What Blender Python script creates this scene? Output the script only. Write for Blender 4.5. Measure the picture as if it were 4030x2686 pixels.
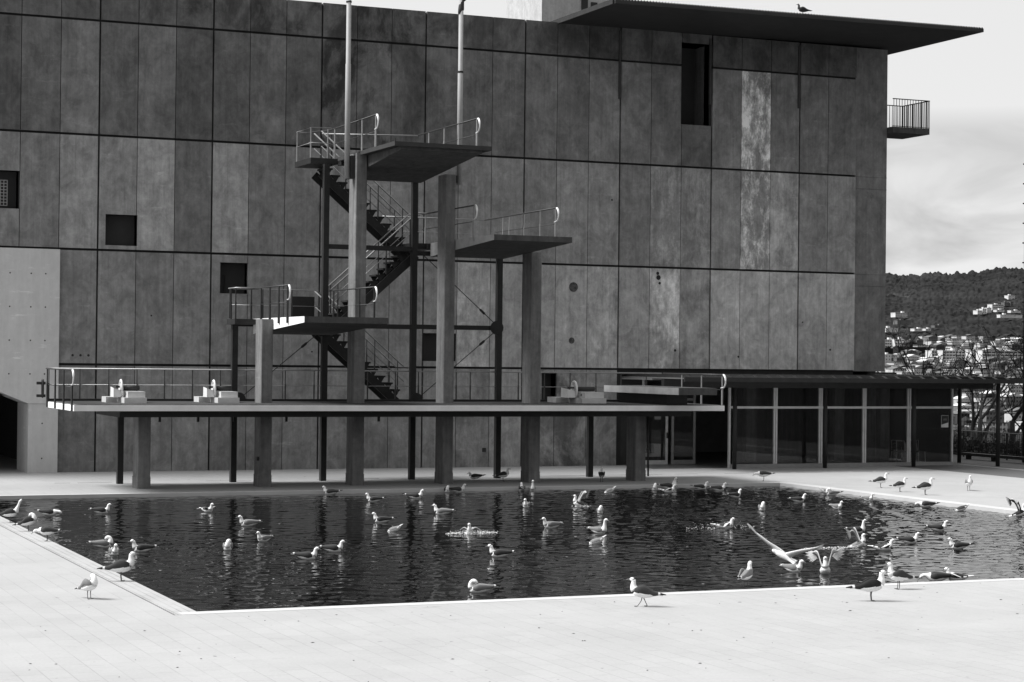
import bpy, bmesh, math, random
from mathutils import Vector, Matrix, noise
rad = math.radians
SC = bpy.context.scene
for o in list(bpy.data.objects):
    bpy.data.objects.remove(o)

# ---------------------------------------------------------------- camera
def setup_camera():
    pit, rol, yaw = rad(0.49977), rad(0.62543), rad(23.2081)
    s, c = math.sin(yaw), math.cos(yaw)
    f0, r0, u0 = Vector((s, c, 0)), Vector((c, -s, 0)), Vector((0, 0, 1))
    fw = f0 * math.cos(pit) + u0 * math.sin(pit)
    up = u0 * math.cos(pit) - f0 * math.sin(pit)
    rt = r0 * math.cos(rol) + up * math.sin(rol)
    up = up * math.cos(rol) - r0 * math.sin(rol)
    m = Matrix((rt, up, -fw)).transposed().to_4x4()
    m.translation = Vector((0, 0, 3.75))
    cd = bpy.data.cameras.new('camera')
    cd.sensor_width = 36
    cd.lens = 36 * 7849.5 / 4030
    cd.clip_start = 0.5
    cd.clip_end = 12000
    o = bpy.data.objects.new('camera', cd)
    o.matrix_world = m
    SC.collection.objects.link(o)
    SC.camera = o
setup_camera()

# ---------------------------------------------------------------- sky and sun
SUN_EL, SUN_AZ = rad(50), rad(-74)          # azimuth from +Y towards +X: the sun is left of and behind the building
sun_dir = Vector((math.sin(SUN_AZ) * math.cos(SUN_EL), math.cos(SUN_AZ) * math.cos(SUN_EL), math.sin(SUN_EL)))
def setup_world():
    w = bpy.data.worlds.new("World")
    SC.world = w
    w.use_nodes = True
    nt = w.node_tree
    nt.nodes.clear()
    N, L = nt.nodes.new, nt.links.new
    out = N('ShaderNodeOutputWorld')
    bg = N('ShaderNodeBackground')
    bg.inputs['Strength'].default_value = 0.1
    sky = N('ShaderNodeTexSky')
    sky.sky_type = 'NISHITA'
    sky.sun_disc = False
    sky.sun_elevation = SUN_EL
    sky.sun_rotation = SUN_AZ
    bw = N('ShaderNodeRGBToBW')
    L(sky.outputs[0], bw.inputs[0])
    tc = N('ShaderNodeTexCoord')
    sep = N('ShaderNodeSeparateXYZ')
    L(tc.outputs['Generated'], sep.inputs[0])
    def math_(op, a, b=None, clamp=False):
        n = N('ShaderNodeMath'); n.operation = op; n.use_clamp = clamp
        for i, v in enumerate((a, b)):
            if v is None: continue
            if isinstance(v, (int, float)): n.inputs[i].default_value = v
            else: L(v, n.inputs[i])
        return n.outputs[0]
    zc = math_('MAXIMUM', sep.outputs['Z'], 0.0)
    grad = math_('ADD', math_('MULTIPLY', zc, ZEN), HOR)
    # brighter towards the veiled sun
    dot = N('ShaderNodeVectorMath'); dot.operation = 'DOT_PRODUCT'
    L(tc.outputs['Generated'], dot.inputs[0]); dot.inputs[1].default_value = sun_dir
    dd = math_('MULTIPLY', math_('MAXIMUM', math_('ADD', dot.outputs['Value'], 0.25), 0.0), SUNGLOW)
    dd = math_('MULTIPLY', dd, zc)
    grad = math_('ADD', grad, dd)
    # darker half of the sky behind the photographer
    by = math_('MULTIPLY', math_('MINIMUM', sep.outputs['Y'], 0.0), BACK)
    grad = math_('MAXIMUM', math_('ADD', grad, by), 1.0)
    # cloud streaks
    mp = N('ShaderNodeMapping'); mp.inputs['Scale'].default_value = (3.4, 3.4, 9.0)
    mp.inputs['Location'].default_value = (0.35, 0.1, 0.55)
    L(tc.outputs['Generated'], mp.inputs[0])
    nz = N('ShaderNodeTexNoise'); nz.inputs['Scale'].default_value = 2.6; nz.inputs['Detail'].default_value = 6
    nz.inputs['Distortion'].default_value = 0.7
    L(mp.outputs[0], nz.inputs['Vector'])
    rp = N('ShaderNodeValToRGB')
    rp.color_ramp.elements[0].position = 0.34; rp.color_ramp.elements[0].color = (.60,) * 3 + (1,)
    rp.color_ramp.elements[1].position = 0.6; rp.color_ramp.elements[1].color = (1, 1, 1, 1)
    L(nz.outputs['Fac'], rp.inputs[0])
    low = N('ShaderNodeMapRange'); L(sep.outputs['Z'], low.inputs[0])
    for i, v in enumerate((.075, .125, 0.0, 1.0)): low.inputs[i + 1].default_value = v
    cm = math_('MAXIMUM', rp.outputs[0], low.outputs[0])
    cl = math_('MULTIPLY', grad, cm)
    mix = N('ShaderNodeMix'); mix.data_type = 'FLOAT'
    mix.inputs[0].default_value = 0.94
    L(bw.outputs[0], mix.inputs[2]); L(cl, mix.inputs[3])
    L(mix.outputs[0], bg.inputs['Color'])
    L(bg.outputs[0], out.inputs[0])
ZEN, HOR, SUNGLOW, BACK = -2.5, 8.3, 4.0, 4.0
setup_world()
def setup_sun():
    l = bpy.data.lights.new('sun', 'SUN')
    l.energy = 5.0
    l.angle = rad(22)
    l.color = (1, 1, 1)
    o = bpy.data.objects.new('sun', l)
    o.rotation_euler = (-sun_dir).to_track_quat('-Z', 'Y').to_euler()
    o.location = (0, 40, 60)
    SC.collection.objects.link(o)
setup_sun()
SC.view_settings.view_transform = 'Standard'
SC.view_settings.look = 'None'
SC.view_settings.exposure = 0.1
SC.view_settings.gamma = 1
SC.view_settings.use_curve_mapping = False

# ---------------------------------------------------------------- materials
def new_mat(name):
    m = bpy.data.materials.new(name); m.use_nodes = True
    nt = m.node_tree
    b = nt.nodes['Principled BSDF']
    b.inputs['Specular IOR Level'].default_value = 0.25
    return m, nt, b
def val_nodes(nt):
    N, L = nt.nodes.new, nt.links.new
    def M(op, a, b=None, c=None, clamp=False):
        n = N('ShaderNodeMath'); n.operation = op; n.use_clamp = clamp
        for i, v in enumerate((a, b, c)):
            if v is None: continue
            if isinstance(v, (int, float)): n.inputs[i].default_value = v
            else: L(v, n.inputs[i])
        return n.outputs[0]
    def NZ(scale, sc3=(1, 1, 1), detail=4, rough=.6, dist=0, loc=(0, 0, 0)):
        tc = N('ShaderNodeTexCoord'); mp = N('ShaderNodeMapping')
        mp.inputs['Scale'].default_value = sc3; mp.inputs['Location'].default_value = loc
        L(tc.outputs['Object'], mp.inputs[0])
        n = N('ShaderNodeTexNoise'); n.inputs['Scale'].default_value = scale; n.inputs['Detail'].default_value = detail
        n.inputs['Roughness'].default_value = rough; n.inputs['Distortion'].default_value = dist
        L(mp.outputs[0], n.inputs['Vector'])
        return n.outputs['Fac']
    def MR(v, a, b, c, d):
        n = N('ShaderNodeMapRange'); L(v, n.inputs[0])
        for i, x in enumerate((a, b, c, d)): n.inputs[i + 1].default_value = x
        return n.outputs[0]
    return N, L, M, NZ, MR
def bump(nt, b, h, strength=.3, dist=.02):
    n = nt.nodes.new('ShaderNodeBump'); n.inputs['Strength'].default_value = strength; n.inputs['Distance'].default_value = dist
    nt.links.new(h, n.inputs['Height']); nt.links.new(n.outputs[0], b.inputs['Normal'])
def plain(name, v, rough=.6, metal=0, vary=.15, scale=3.0, sc3=(1, 1, 1), spec=.25, bmp=0):
    m, nt, b = new_mat(name)
    N, L, M, NZ, MR = val_nodes(nt)
    a = NZ(scale, sc3, 6)
    L(M('MULTIPLY', MR(a, .3, .7, 1 - vary, 1 + vary), v), b.inputs['Base Color'])
    b.inputs['Roughness'].default_value = rough; b.inputs['Metallic'].default_value = metal
    b.inputs['Specular IOR Level'].default_value = spec
    if bmp: bump(nt, b, a, bmp, .02)
    return m
def concrete(name, v, streak=.3, blotch=.3, rough=.85, attr=False, fine=.18):
    m, nt, b = new_mat(name)
    N, L, M, NZ, MR = val_nodes(nt)
    s1 = MR(NZ(1.6, (4, 4, .3), 4, .6, .3), .3, .7, 1 - streak, 1 + streak)
    s2 = MR(NZ(1.7, (1, 1, .8), 8, .72, .5, (3, 1, 7)), .28, .72, 1 - blotch, 1 + blotch)
    s3 = MR(NZ(5.5, (1, 1, .8), 7, .75, .3), .3, .7, 1 - fine, 1 + fine)
    s4 = MR(NZ(.9, (1.2, 1, 6), 5, .7, 0, (9, 2, 2)), .62, .72, 1.0, 1.3)
    col = M('MULTIPLY', M('MULTIPLY', s1, s2), M('MULTIPLY', s3, s4))
    if attr:
        at = N('ShaderNodeAttribute'); at.attribute_name = 'tone'
        sp = N('ShaderNodeSeparateColor'); L(at.outputs['Color'], sp.inputs[0])
        col = M('MULTIPLY', col, M('MULTIPLY', sp.outputs[0], 2.0))
        # lime bloom: ragged pale patches on the panels whose second channel is set
        ef = NZ(3.2, (1, 1, .45), 9, .78, .25, (1, 4, 2))
        e2 = NZ(.8, (1.4, 1, .3), 3, .5, .3, (5, 4, 2))
        bl = M('MULTIPLY', MR(M('ADD', ef, M('MULTIPLY', e2, .5)), .70, .86, 0, 1), sp.outputs[1])
        col = M('MULTIPLY', col, M('ADD', M('MULTIPLY', bl, 1.9), 1.0))
        dr = NZ(3.0, (5, 5, .12), 4, .6, .1, (2, 7, 1))
        col = M('MULTIPLY', col, MR(dr, .52, .7, 1.0, .86))
        # rain dirt at panels whose third channel is set
        d1 = NZ(.7, (1, 1, .6), 6, .7, .5, (8, 3, 5))
        dm = M('MULTIPLY', MR(d1, .45, .58, 0, .72), sp.outputs[2])
        col = M('MULTIPLY', col, M('SUBTRACT', 1.0, dm))
    L(M('MULTIPLY', col, v), b.inputs['Base Color'])
    b.inputs['Roughness'].default_value = rough
    bump(nt, b, NZ(14, (1, 1, 1), 5), .15, .01)
    return m
def attr_mat(name, rough=.75, mul=1.0):
    m, nt, b = new_mat(name)
    N, L, M, NZ, MR = val_nodes(nt)
    at = N('ShaderNodeAttribute'); at.attribute_name = 'tone'
    sp = N('ShaderNodeSeparateColor'); L(at.outputs['Color'], sp.inputs[0])
    L(M('MULTIPLY', sp.outputs[0], MR(NZ(45, (1, 1, 1), 3), .3, .7, .85 * mul, 1.1 * mul)), b.inputs['Base Color'])
    b.inputs['Roughness'].default_value = rough
    return m

M_WALL = concrete('weathered_concrete_panels', 0.26, .12, .40, attr=True)
M_JOINT = plain('dark_joint_concrete', 0.03, .9)  # one even dark concrete tone for joints, tie holes and passage
M_CONC = concrete('column_concrete', 0.165, .25, .25)
M_CONC_L = concrete('smooth_light_concrete', 0.56, .05, .07, fine=.05)
M_SLAB = concrete('platform_concrete', 0.075, .2, .3)
M_WHITE = plain('worn_white_paint', 0.72, .6, 0, .1, 2.5, (1, 1, 1))
M_STEEL = plain('dark_painted_steel', 0.028, .5, 0, .2, 4)
M_LOOP = plain('lit_rail_end', 0.8, .4, .3, .05, 8)  # curved rail ends toned bright, their highlight put into the colour
M_RAIL = plain('brushed_rail_steel', 0.30, .42, .45, .1, 8)
M_RAILD = plain('dark_shaded_rail_steel', 0.06, .45, .3, .1, 8)  # dark posts, and side rails with their shade put into the colour
M_GALV = plain('galvanised_post', 0.30, .45, .3, .1, 8)
M_POLE = plain('pale_pole_paint', 0.33, .5, 0, .1, 3)
M_ROOF = plain('dark_roof_metal', 0.035, .6, 0, .2, 2)
M_ALU = plain('anodised_aluminium', 0.62, .45, .15, .1, 5)
M_BLACK = plain('black_rubber', 0.04, .6, 0, .1)
M_WATERS = None

# ---------------------------------------------------------------- mesh helpers
COL = SC.collection
class MB:
    """collects boxes, prisms, tubes and lofts for ONE mesh object"""
    def __init__(s): s.v = []; s.f = []; s.m = []; s.t = []
    def add(s, vs, fs, mi=0, tone=None):
        n = len(s.v); s.v += [tuple(v) for v in vs]
        for f in fs:
            s.f.append([n + i for i in f]); s.m.append(mi); s.t.append(tone)
    def box(s, x0, x1, y0, y1, z0, z1, mi=0, tone=None):
        v = [(x0, y0, z0), (x1, y0, z0), (x1, y1, z0), (x0, y1, z0), (x0, y0, z1), (x1, y0, z1), (x1, y1, z1), (x0, y1, z1)]
        s.add(v, [(0, 3, 2, 1), (4, 5, 6, 7), (0, 1, 5, 4), (1, 2, 6, 5), (2, 3, 7, 6), (3, 0, 4, 7)], mi, tone)
        return s
    def hexa(s, pts, mi=0, tone=None):
        """8 points: bottom ring of four, top ring of four (counter-clockwise from above)"""
        s.add(pts, [(0, 3, 2, 1), (4, 5, 6, 7), (0, 1, 5, 4), (1, 2, 6, 5), (2, 3, 7, 6), (3, 0, 4, 7)], mi, tone); return s
    def prism(s, poly, axis, a, b, mi=0, tone=None):
        """polygon of 2-D points extruded along axis x/y/z from a to b"""
        def P(p, t): return {'x': (t, p[0], p[1]), 'y': (p[0], t, p[1]), 'z': (p[0], p[1], t)}[axis]
        n = len(poly); v = [P(p, a) for p in poly] + [P(p, b) for p in poly]
        s.add(v, [tuple(range(n))[::-1], tuple(range(n, 2 * n))] + [(i, (i + 1) % n, n + (i + 1) % n, n + i) for i in range(n)], mi, tone); return s
    def beam(s, p, q, w, h, mi=0, up=(0, 0, 1)):
        p, q = Vector(p), Vector(q); d = (q - p).normalized(); u = Vector(up)
        sd = d.cross(u).normalized(); u = sd.cross(d).normalized()
        r = [sd * w / 2 * a + u * h / 2 * b for a, b in ((-1, -1), (1, -1), (1, 1), (-1, 1))]
        s.add([p + k for k in r] + [q + k for k in r], [(3, 2, 1, 0), (4, 5, 6, 7)] + [(i, (i + 1) % 4, 4 + (i + 1) % 4, 4 + i) for i in range(4)], mi); return s
    def tube(s, pts, r, n=8, mi=0, tone=None, caps=True):
        pts = [Vector(p) for p in pts]
        rr = r if isinstance(r, (list, tuple)) else [r] * len(pts)
        rings = []; prev = None
        for i, p in enumerate(pts):
            d = ((pts[i + 1] - p) if i == 0 else (p - pts[i - 1]) if i == len(pts) - 1 else (pts[i + 1] - p).normalized() + (p - pts[i - 1]).normalized())
            d = d.normalized() if d.length > 1e-9 else Vector((0, 0, 1))
            if prev is None:
                a = d.cross(Vector((0, 0, 1)) if abs(d.z) < .9 else Vector((1, 0, 0))).normalized()
            else:
                a = (prev - d * prev.dot(d)).normalized()
            prev = a; b = d.cross(a)
            rings.append([p + (a * math.cos(2 * math.pi * k / n) + b * math.sin(2 * math.pi * k / n)) * rr[i] for k in range(n)])
        s.loft(rings, mi, tone, caps); return s
    def loft(s, rings, mi=0, tone=None, caps=True):
        n = len(rings[0]); v = [p for r in rings for p in r]; base = len(s.v)
        s.v += [tuple(p) for p in v]
        for i in range(len(rings) - 1):
            for k in range(n):
                s.f.append([base + i * n + k, base + i * n + (k + 1) % n, base + (i + 1) * n + (k + 1) % n, base + (i + 1) * n + k])
                s.m.append(mi); s.t.append(tone(i, k) if callable(tone) else tone)
        if caps:
            s.f.append([base + k for k in range(n)][::-1]); s.m.append(mi); s.t.append(tone(0, 0) if callable(tone) else tone)
            e = base + (len(rings) - 1) * n
            s.f.append([e + k for k in range(n)]); s.m.append(mi); s.t.append(tone(len(rings) - 2, 0) if callable(tone) else tone)
    def cyl(s, c, r, z0, z1, n=16, mi=0):
        return s.tube([(c[0], c[1], z0), (c[0], c[1], z1)], r, n, mi)
    def mesh(s, name, mats, smooth=False):
        me = bpy.data.meshes.new(name)
        me.from_pydata(s.v, [], s.f)
        for m in (mats if isinstance(mats, (list, tuple)) else [mats]): me.materials.append(m)
        for p, mi in zip(me.polygons, s.m):
            p.material_index = mi; p.use_smooth = smooth
        if any(t is not None for t in s.t):
            at = me.color_attributes.new('tone', 'FLOAT_COLOR', 'CORNER')
            for p, t in zip(me.polygons, s.t):
                t = t if t is not None else .5
                c = (t, t, t, 1) if isinstance(t, (int, float)) else (*t, 1)
                for li in p.loop_indices: at.data[li].color = c
        bm = bmesh.new(); bm.from_mesh(me); bmesh.ops.recalc_face_normals(bm, faces=bm.faces); bm.to_mesh(me); bm.free()
        return me
    def build(s, name, mats, parent=None, smooth=False, label=None):
        o = bpy.data.objects.new(name, s.mesh(name, mats, smooth)); COL.objects.link(o)
        if parent: o.parent = parent; o.matrix_parent_inverse = parent.matrix_world.inverted() if False else Matrix.Identity(4)
        if label: o['label'] = label
        return o
def tag(o, label, cat, group=None, kind=None):
    if label: o['label'] = label
    if cat: o['category'] = cat
    if group: o['group'] = group
    if kind: o['kind'] = kind
    return o
def empty(name, loc=(0, 0, 0)):
    o = bpy.data.objects.new(name, None); o.location = loc; o.empty_display_size = .3; COL.objects.link(o); return o
def struct(o): o['kind'] = 'structure'; return o
def part(name, mb, mat, parent, smooth=False, label=None):
    """a part whose mesh is given in world coordinates, under a thing whose Empty stands at its base"""
    p = parent; off = Vector((0, 0, 0))
    while p is not None: off += Vector(p.location); p = p.parent
    mb.v = [(v[0] - off.x, v[1] - off.y, v[2] - off.z) for v in mb.v]
    return mb.build(name, mat, parent, smooth, label)

# measured tables: gulls (pose, x, y, z, heading, back tone, label), hill skyline, city blocks
GULLS=[('stretch', 7.23, 44.86, 0.0, 0, 'd', 'gull stretching its neck up, farthest along the left pool kerb'), ('sttuck', 7.24, 42.59, 0.0, 0, 'd', 'gull with head turned down over a white breast, middle of three on the left kerb'), ('stlow', 7.21, 40.24, 0.0, 180, 'd', 'mottled gull bending its head left on the left kerb, tail towards the water'), ('low', 8.61, 47.84, -0.09, 0, 'd', 'dark gull low in the water close to the left kerb with its tail up'), ('swim', 9.9, 48.1, -0.09, 0, 'd', 'swimming gull with dark folded wings at far left, in line with the leftmost deck column'), ('halfw', 12.44, 47.83, -0.09, -40, 'd', 'floating gull holding both wings out low, below the left part of the diving deck'), ('swim', 12.31, 43.65, -0.09, 200, 'p', 'pale swimming gull bowing its head to the left, below the second deck column'), ('tuck', 8.19, 39.61, -0.09, 20, 'p', 'preening white gull, rear one of the touching pair near the left kerb'), ('swim', 8.08, 38.06, -0.09, -60, 'p', 'white-breasted gull, front one of the touching pair near the left kerb'), ('swim', 8.75, 38.55, -0.09, 190, 'd', 'gull with upright white neck and dark wings just right of the touching pair'), ('tuck', 10.41, 38.39, -0.09, 270, 'p', 'round white gull preening with ripples beside it, left middle of the pool'), ('stand', 7.1, 32.81, 0.0, 0, 'd', 'large gull in profile facing right on the left kerb near the front corner'), ('sttuck', 6.13, 30.59, 0.0, -35, 'p', 'pale gull preening on the paving left of the kerb'), ('swim', 11.6, 39.96, -0.09, 230, 'p', 'small pale gull with raised tail swimming towards the left front of the pool'), ('swim', 11.35, 36.21, -0.09, 0, 'd', 'gull swimming right with its tail low, front left middle of the pool'), ('swim', 12.28, 37.46, -0.09, 0, 'd', 'gull with long grey wing facing right, just behind another in the middle of the pool'), ('swim', 17.31, 53.08, -0.09, 180, 'd', 'gull swimming left along the far kerb below the low platform'), ('swim', 17.54, 50.08, -0.09, 180, 'd', 'gull facing left in the far water between the third column and fourth post'), ('swim', 19.04, 50.99, -0.09, 0, 'd', 'gull facing right in the far water left of the tallest right hand column'), ('swim', 15.53, 43.76, -0.09, 185, 'd', 'gull with raised wing tips facing left, centre of the pool'), ('dip', 15.0, 41.43, -0.09, 180, 'p', 'small white gull with its head under water, centre of the pool'), ('swim', 17.76, 45.62, -0.09, 180, 'p', 'pale gull facing left with an arched neck, below the fourth deck column'), ('swim', 21.12, 53.08, -0.09, 0, 'd', 'gull facing right against the far kerb at the foot of the fourth column'), ('tuck', 20.79, 53.08, -0.09, 270, 'd', 'tiny gull low in the water by the fourth column, only its white head clear'), ('bathe', 16.47, 40.61, -0.09, 270, 'p', 'gull bathing in white spray in the middle of the pool'), ('restl', 23.16, 56.77, 0.0, 180, 'd', 'dark backed gull resting under the deck left of a steel post'), ('stand', 23.74, 55.93, 0.0, 0, 'd', 'gull standing under the deck right of a steel post, white breast turned right'), ('swim', 23.13, 53.08, -0.09, 90, 'd', 'gull seen from behind by the far kerb, dark back below a white head'), ('tall', 23.44, 53.08, -0.09, 280, 'p', 'slim white gull upright by the far kerb at the fifth column'), ('swim', 20.68, 47.16, -0.09, 265, 'p', 'white gull facing the camera with pointed tail, behind the middle of the pool'), ('wingup', 22.17, 47.15, -0.09, 195, 'd', 'gull beating raised grey wings on the far water'), ('stand', 26.63, 55.03, 0.0, 80, 'd', 'gull standing seen from behind at the far kerb right of the last thin post'), ('dip', 25.38, 51.9, -0.09, 200, 'p', 'white rumped gull dipping forward in the far water'), ('tuck', 21.7, 44.9, -0.09, 270, 'p', 'small round white gull under the wing beating one'), ('tuck', 27.1, 52.44, -0.09, 265, 'p', 'white gull, left one of a busy cluster at the far kerb'), ('swim', 27.89, 53.08, -0.09, 10, 'd', 'grey gull touching the far kerb, rear one of the cluster'), ('tall', 28.02, 53.08, -0.09, 300, 'd', 'upright gull at the far kerb beside the rear one of the cluster'), ('halfw', 27.06, 51.49, -0.09, -10, 'd', 'gull with wing half open, front one of the cluster at the far kerb'), ('swim', 28.72, 52.54, -0.09, 0, 'd', 'gull facing right hard against the far kerb, in front of the glass pavilion'), ('swim', 18.74, 41.32, -0.09, 205, 'p', 'pale gull facing left, between the spray and the tall necked gull'), ('tall', 19.18, 39.75, -0.09, -30, 'p', 'tall necked white gull sitting upright, centre right of the pool'), ('dip', 18.05, 37.5, -0.09, 180, 'p', 'white gull rolling with its head down just in front of the tall necked one'), ('swim', 15.05, 35.57, -0.09, 180, 'd', 'gull in profile facing left, front middle of the pool'), ('tuck', 12.45, 30.26, -0.09, 180, 'p', 'plump gull preening its back close to the front edge of the pool'), ('walk', 13.82, 27.09, 0.0, 180, 'd', 'gull walking left along the front edge of the pool'), ('stlow', 31.85, 54.21, 0.0, 180, 'd', 'gull bending down on the far paving in front of the glass pavilion'), ('swim', 28.92, 51.82, -0.09, 0, 'd', 'gull facing right in the far water below the first pavilion frame'), ('swim', 27.94, 49.14, -0.09, 30, 'd', 'dark gull with an upright white neck, right of the far cluster'), ('swim', 28.79, 47.13, -0.09, 0, 'd', 'gull with a low outstretched tail facing right, far right water'), ('dip', 31.45, 50.0, -0.09, 0, 'p', 'pale gull diving with tail up at the far right corner of the pool'), ('tuck', 31.17, 49.18, -0.09, 180, 'p', 'white headed gull with flat wings at the far right corner of the pool'), ('tuck', 26.22, 44.7, -0.09, 270, 'p', 'white gull with head tucked, two humps, right of the pool centre'), ('swim', 28.42, 44.61, -0.09, -50, 'p', 'small white gull facing right just left of the bright rippled water'), ('bathe', 22.55, 40.13, -0.09, 0, 'd', 'dark gull thrashing in faint spray right of the pool centre'), ('swim', 19.14, 31.49, -0.09, -50, 'p', 'gull swimming right directly below the flying one'), ('stand', 16.61, 28.81, 0.0, 60, 'p', 'gull seen from behind on the front edge, head turned right'), ('wingup', 19.52, 31.01, -0.09, 265, 'p', 'white gull with both wings raised and feathers spread near the front edge'), ('swim', 30.93, 46.96, -0.09, -50, 'p', 'small white gull at the start of the bright water by the right kerb'), ('stand', 33.7, 50.49, 0.0, 0, 'd', 'leftmost of three dark backed gulls in a row on the right paving'), ('stand', 33.22, 48.78, 0.0, 0, 'd', 'middle one of three dark backed gulls in a row on the right paving'), ('stand', 33.17, 47.45, 0.0, 0, 'd', 'rightmost and largest of three dark backed gulls in a row on the right paving'), ('stand', 35.58, 48.72, 0.0, 270, 'p', 'white gull facing the camera alone on the far right paving'), ('tall', 24.9, 38.24, -0.09, 0, 'd', 'gull with a tall white neck behind the one with arched wings, right water'), ('wingup', 22.98, 35.23, -0.09, -20, 'p', 'gull arching its wings at the edge of the bright water'), ('halfw', 23.07, 34.47, -0.09, -10, 'd', 'gull with wings half spread at the edge of the bright water'), ('swim', 24.56, 35.72, -0.09, 0, 'd', 'dark gull with cocked tail facing right, left part of the bright water'), ('swim', 27.04, 38.18, -0.09, 0, 'd', 'dark gull with long raised tail facing right, middle of the bright water'), ('swim', 24.83, 34.33, -0.09, 180, 'd', 'dark gull facing left, alone in the bright water'), ('low', 31.2, 44.58, -0.09, 180, 'd', 'gull lying flat in the bright water along the right kerb'), ('dip', 31.38, 43.25, -0.09, 180, 'd', 'dark gull ducking under by the right kerb'), ('wingup', 31.75, 41.34, -0.09, 10, 'k', 'gull with black opened wings at the right edge of the photo'), ('stand', 17.58, 26.57, 0.0, 5, 'k', 'large black backed gull on the front paving, nearest to the camera'), ('stand', 18.93, 27.82, 0.0, 190, 'd', 'dark backed gull looking left at the front edge of the bright water'), ('low', 20.81, 29.39, -0.09, 180, 'd', 'dark gull low in the water near the front right edge'), ('halfw', 21.18, 29.31, -0.09, 180, 'k', 'black winged gull spreading flat on the water near the front right edge')]
RIDGE=[(33.74, 0.04408), (34.102, 0.04388), (34.332, 0.04282), (34.584, 0.04326), (34.764, 0.04327), (34.824, 0.04434), (35.183, 0.04478), (35.542, 0.04372), (35.78, 0.04416), (36.374, 0.04502), (36.611, 0.04545), (36.905, 0.04693), (37.083, 0.04672), (37.671, 0.04629)]
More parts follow.
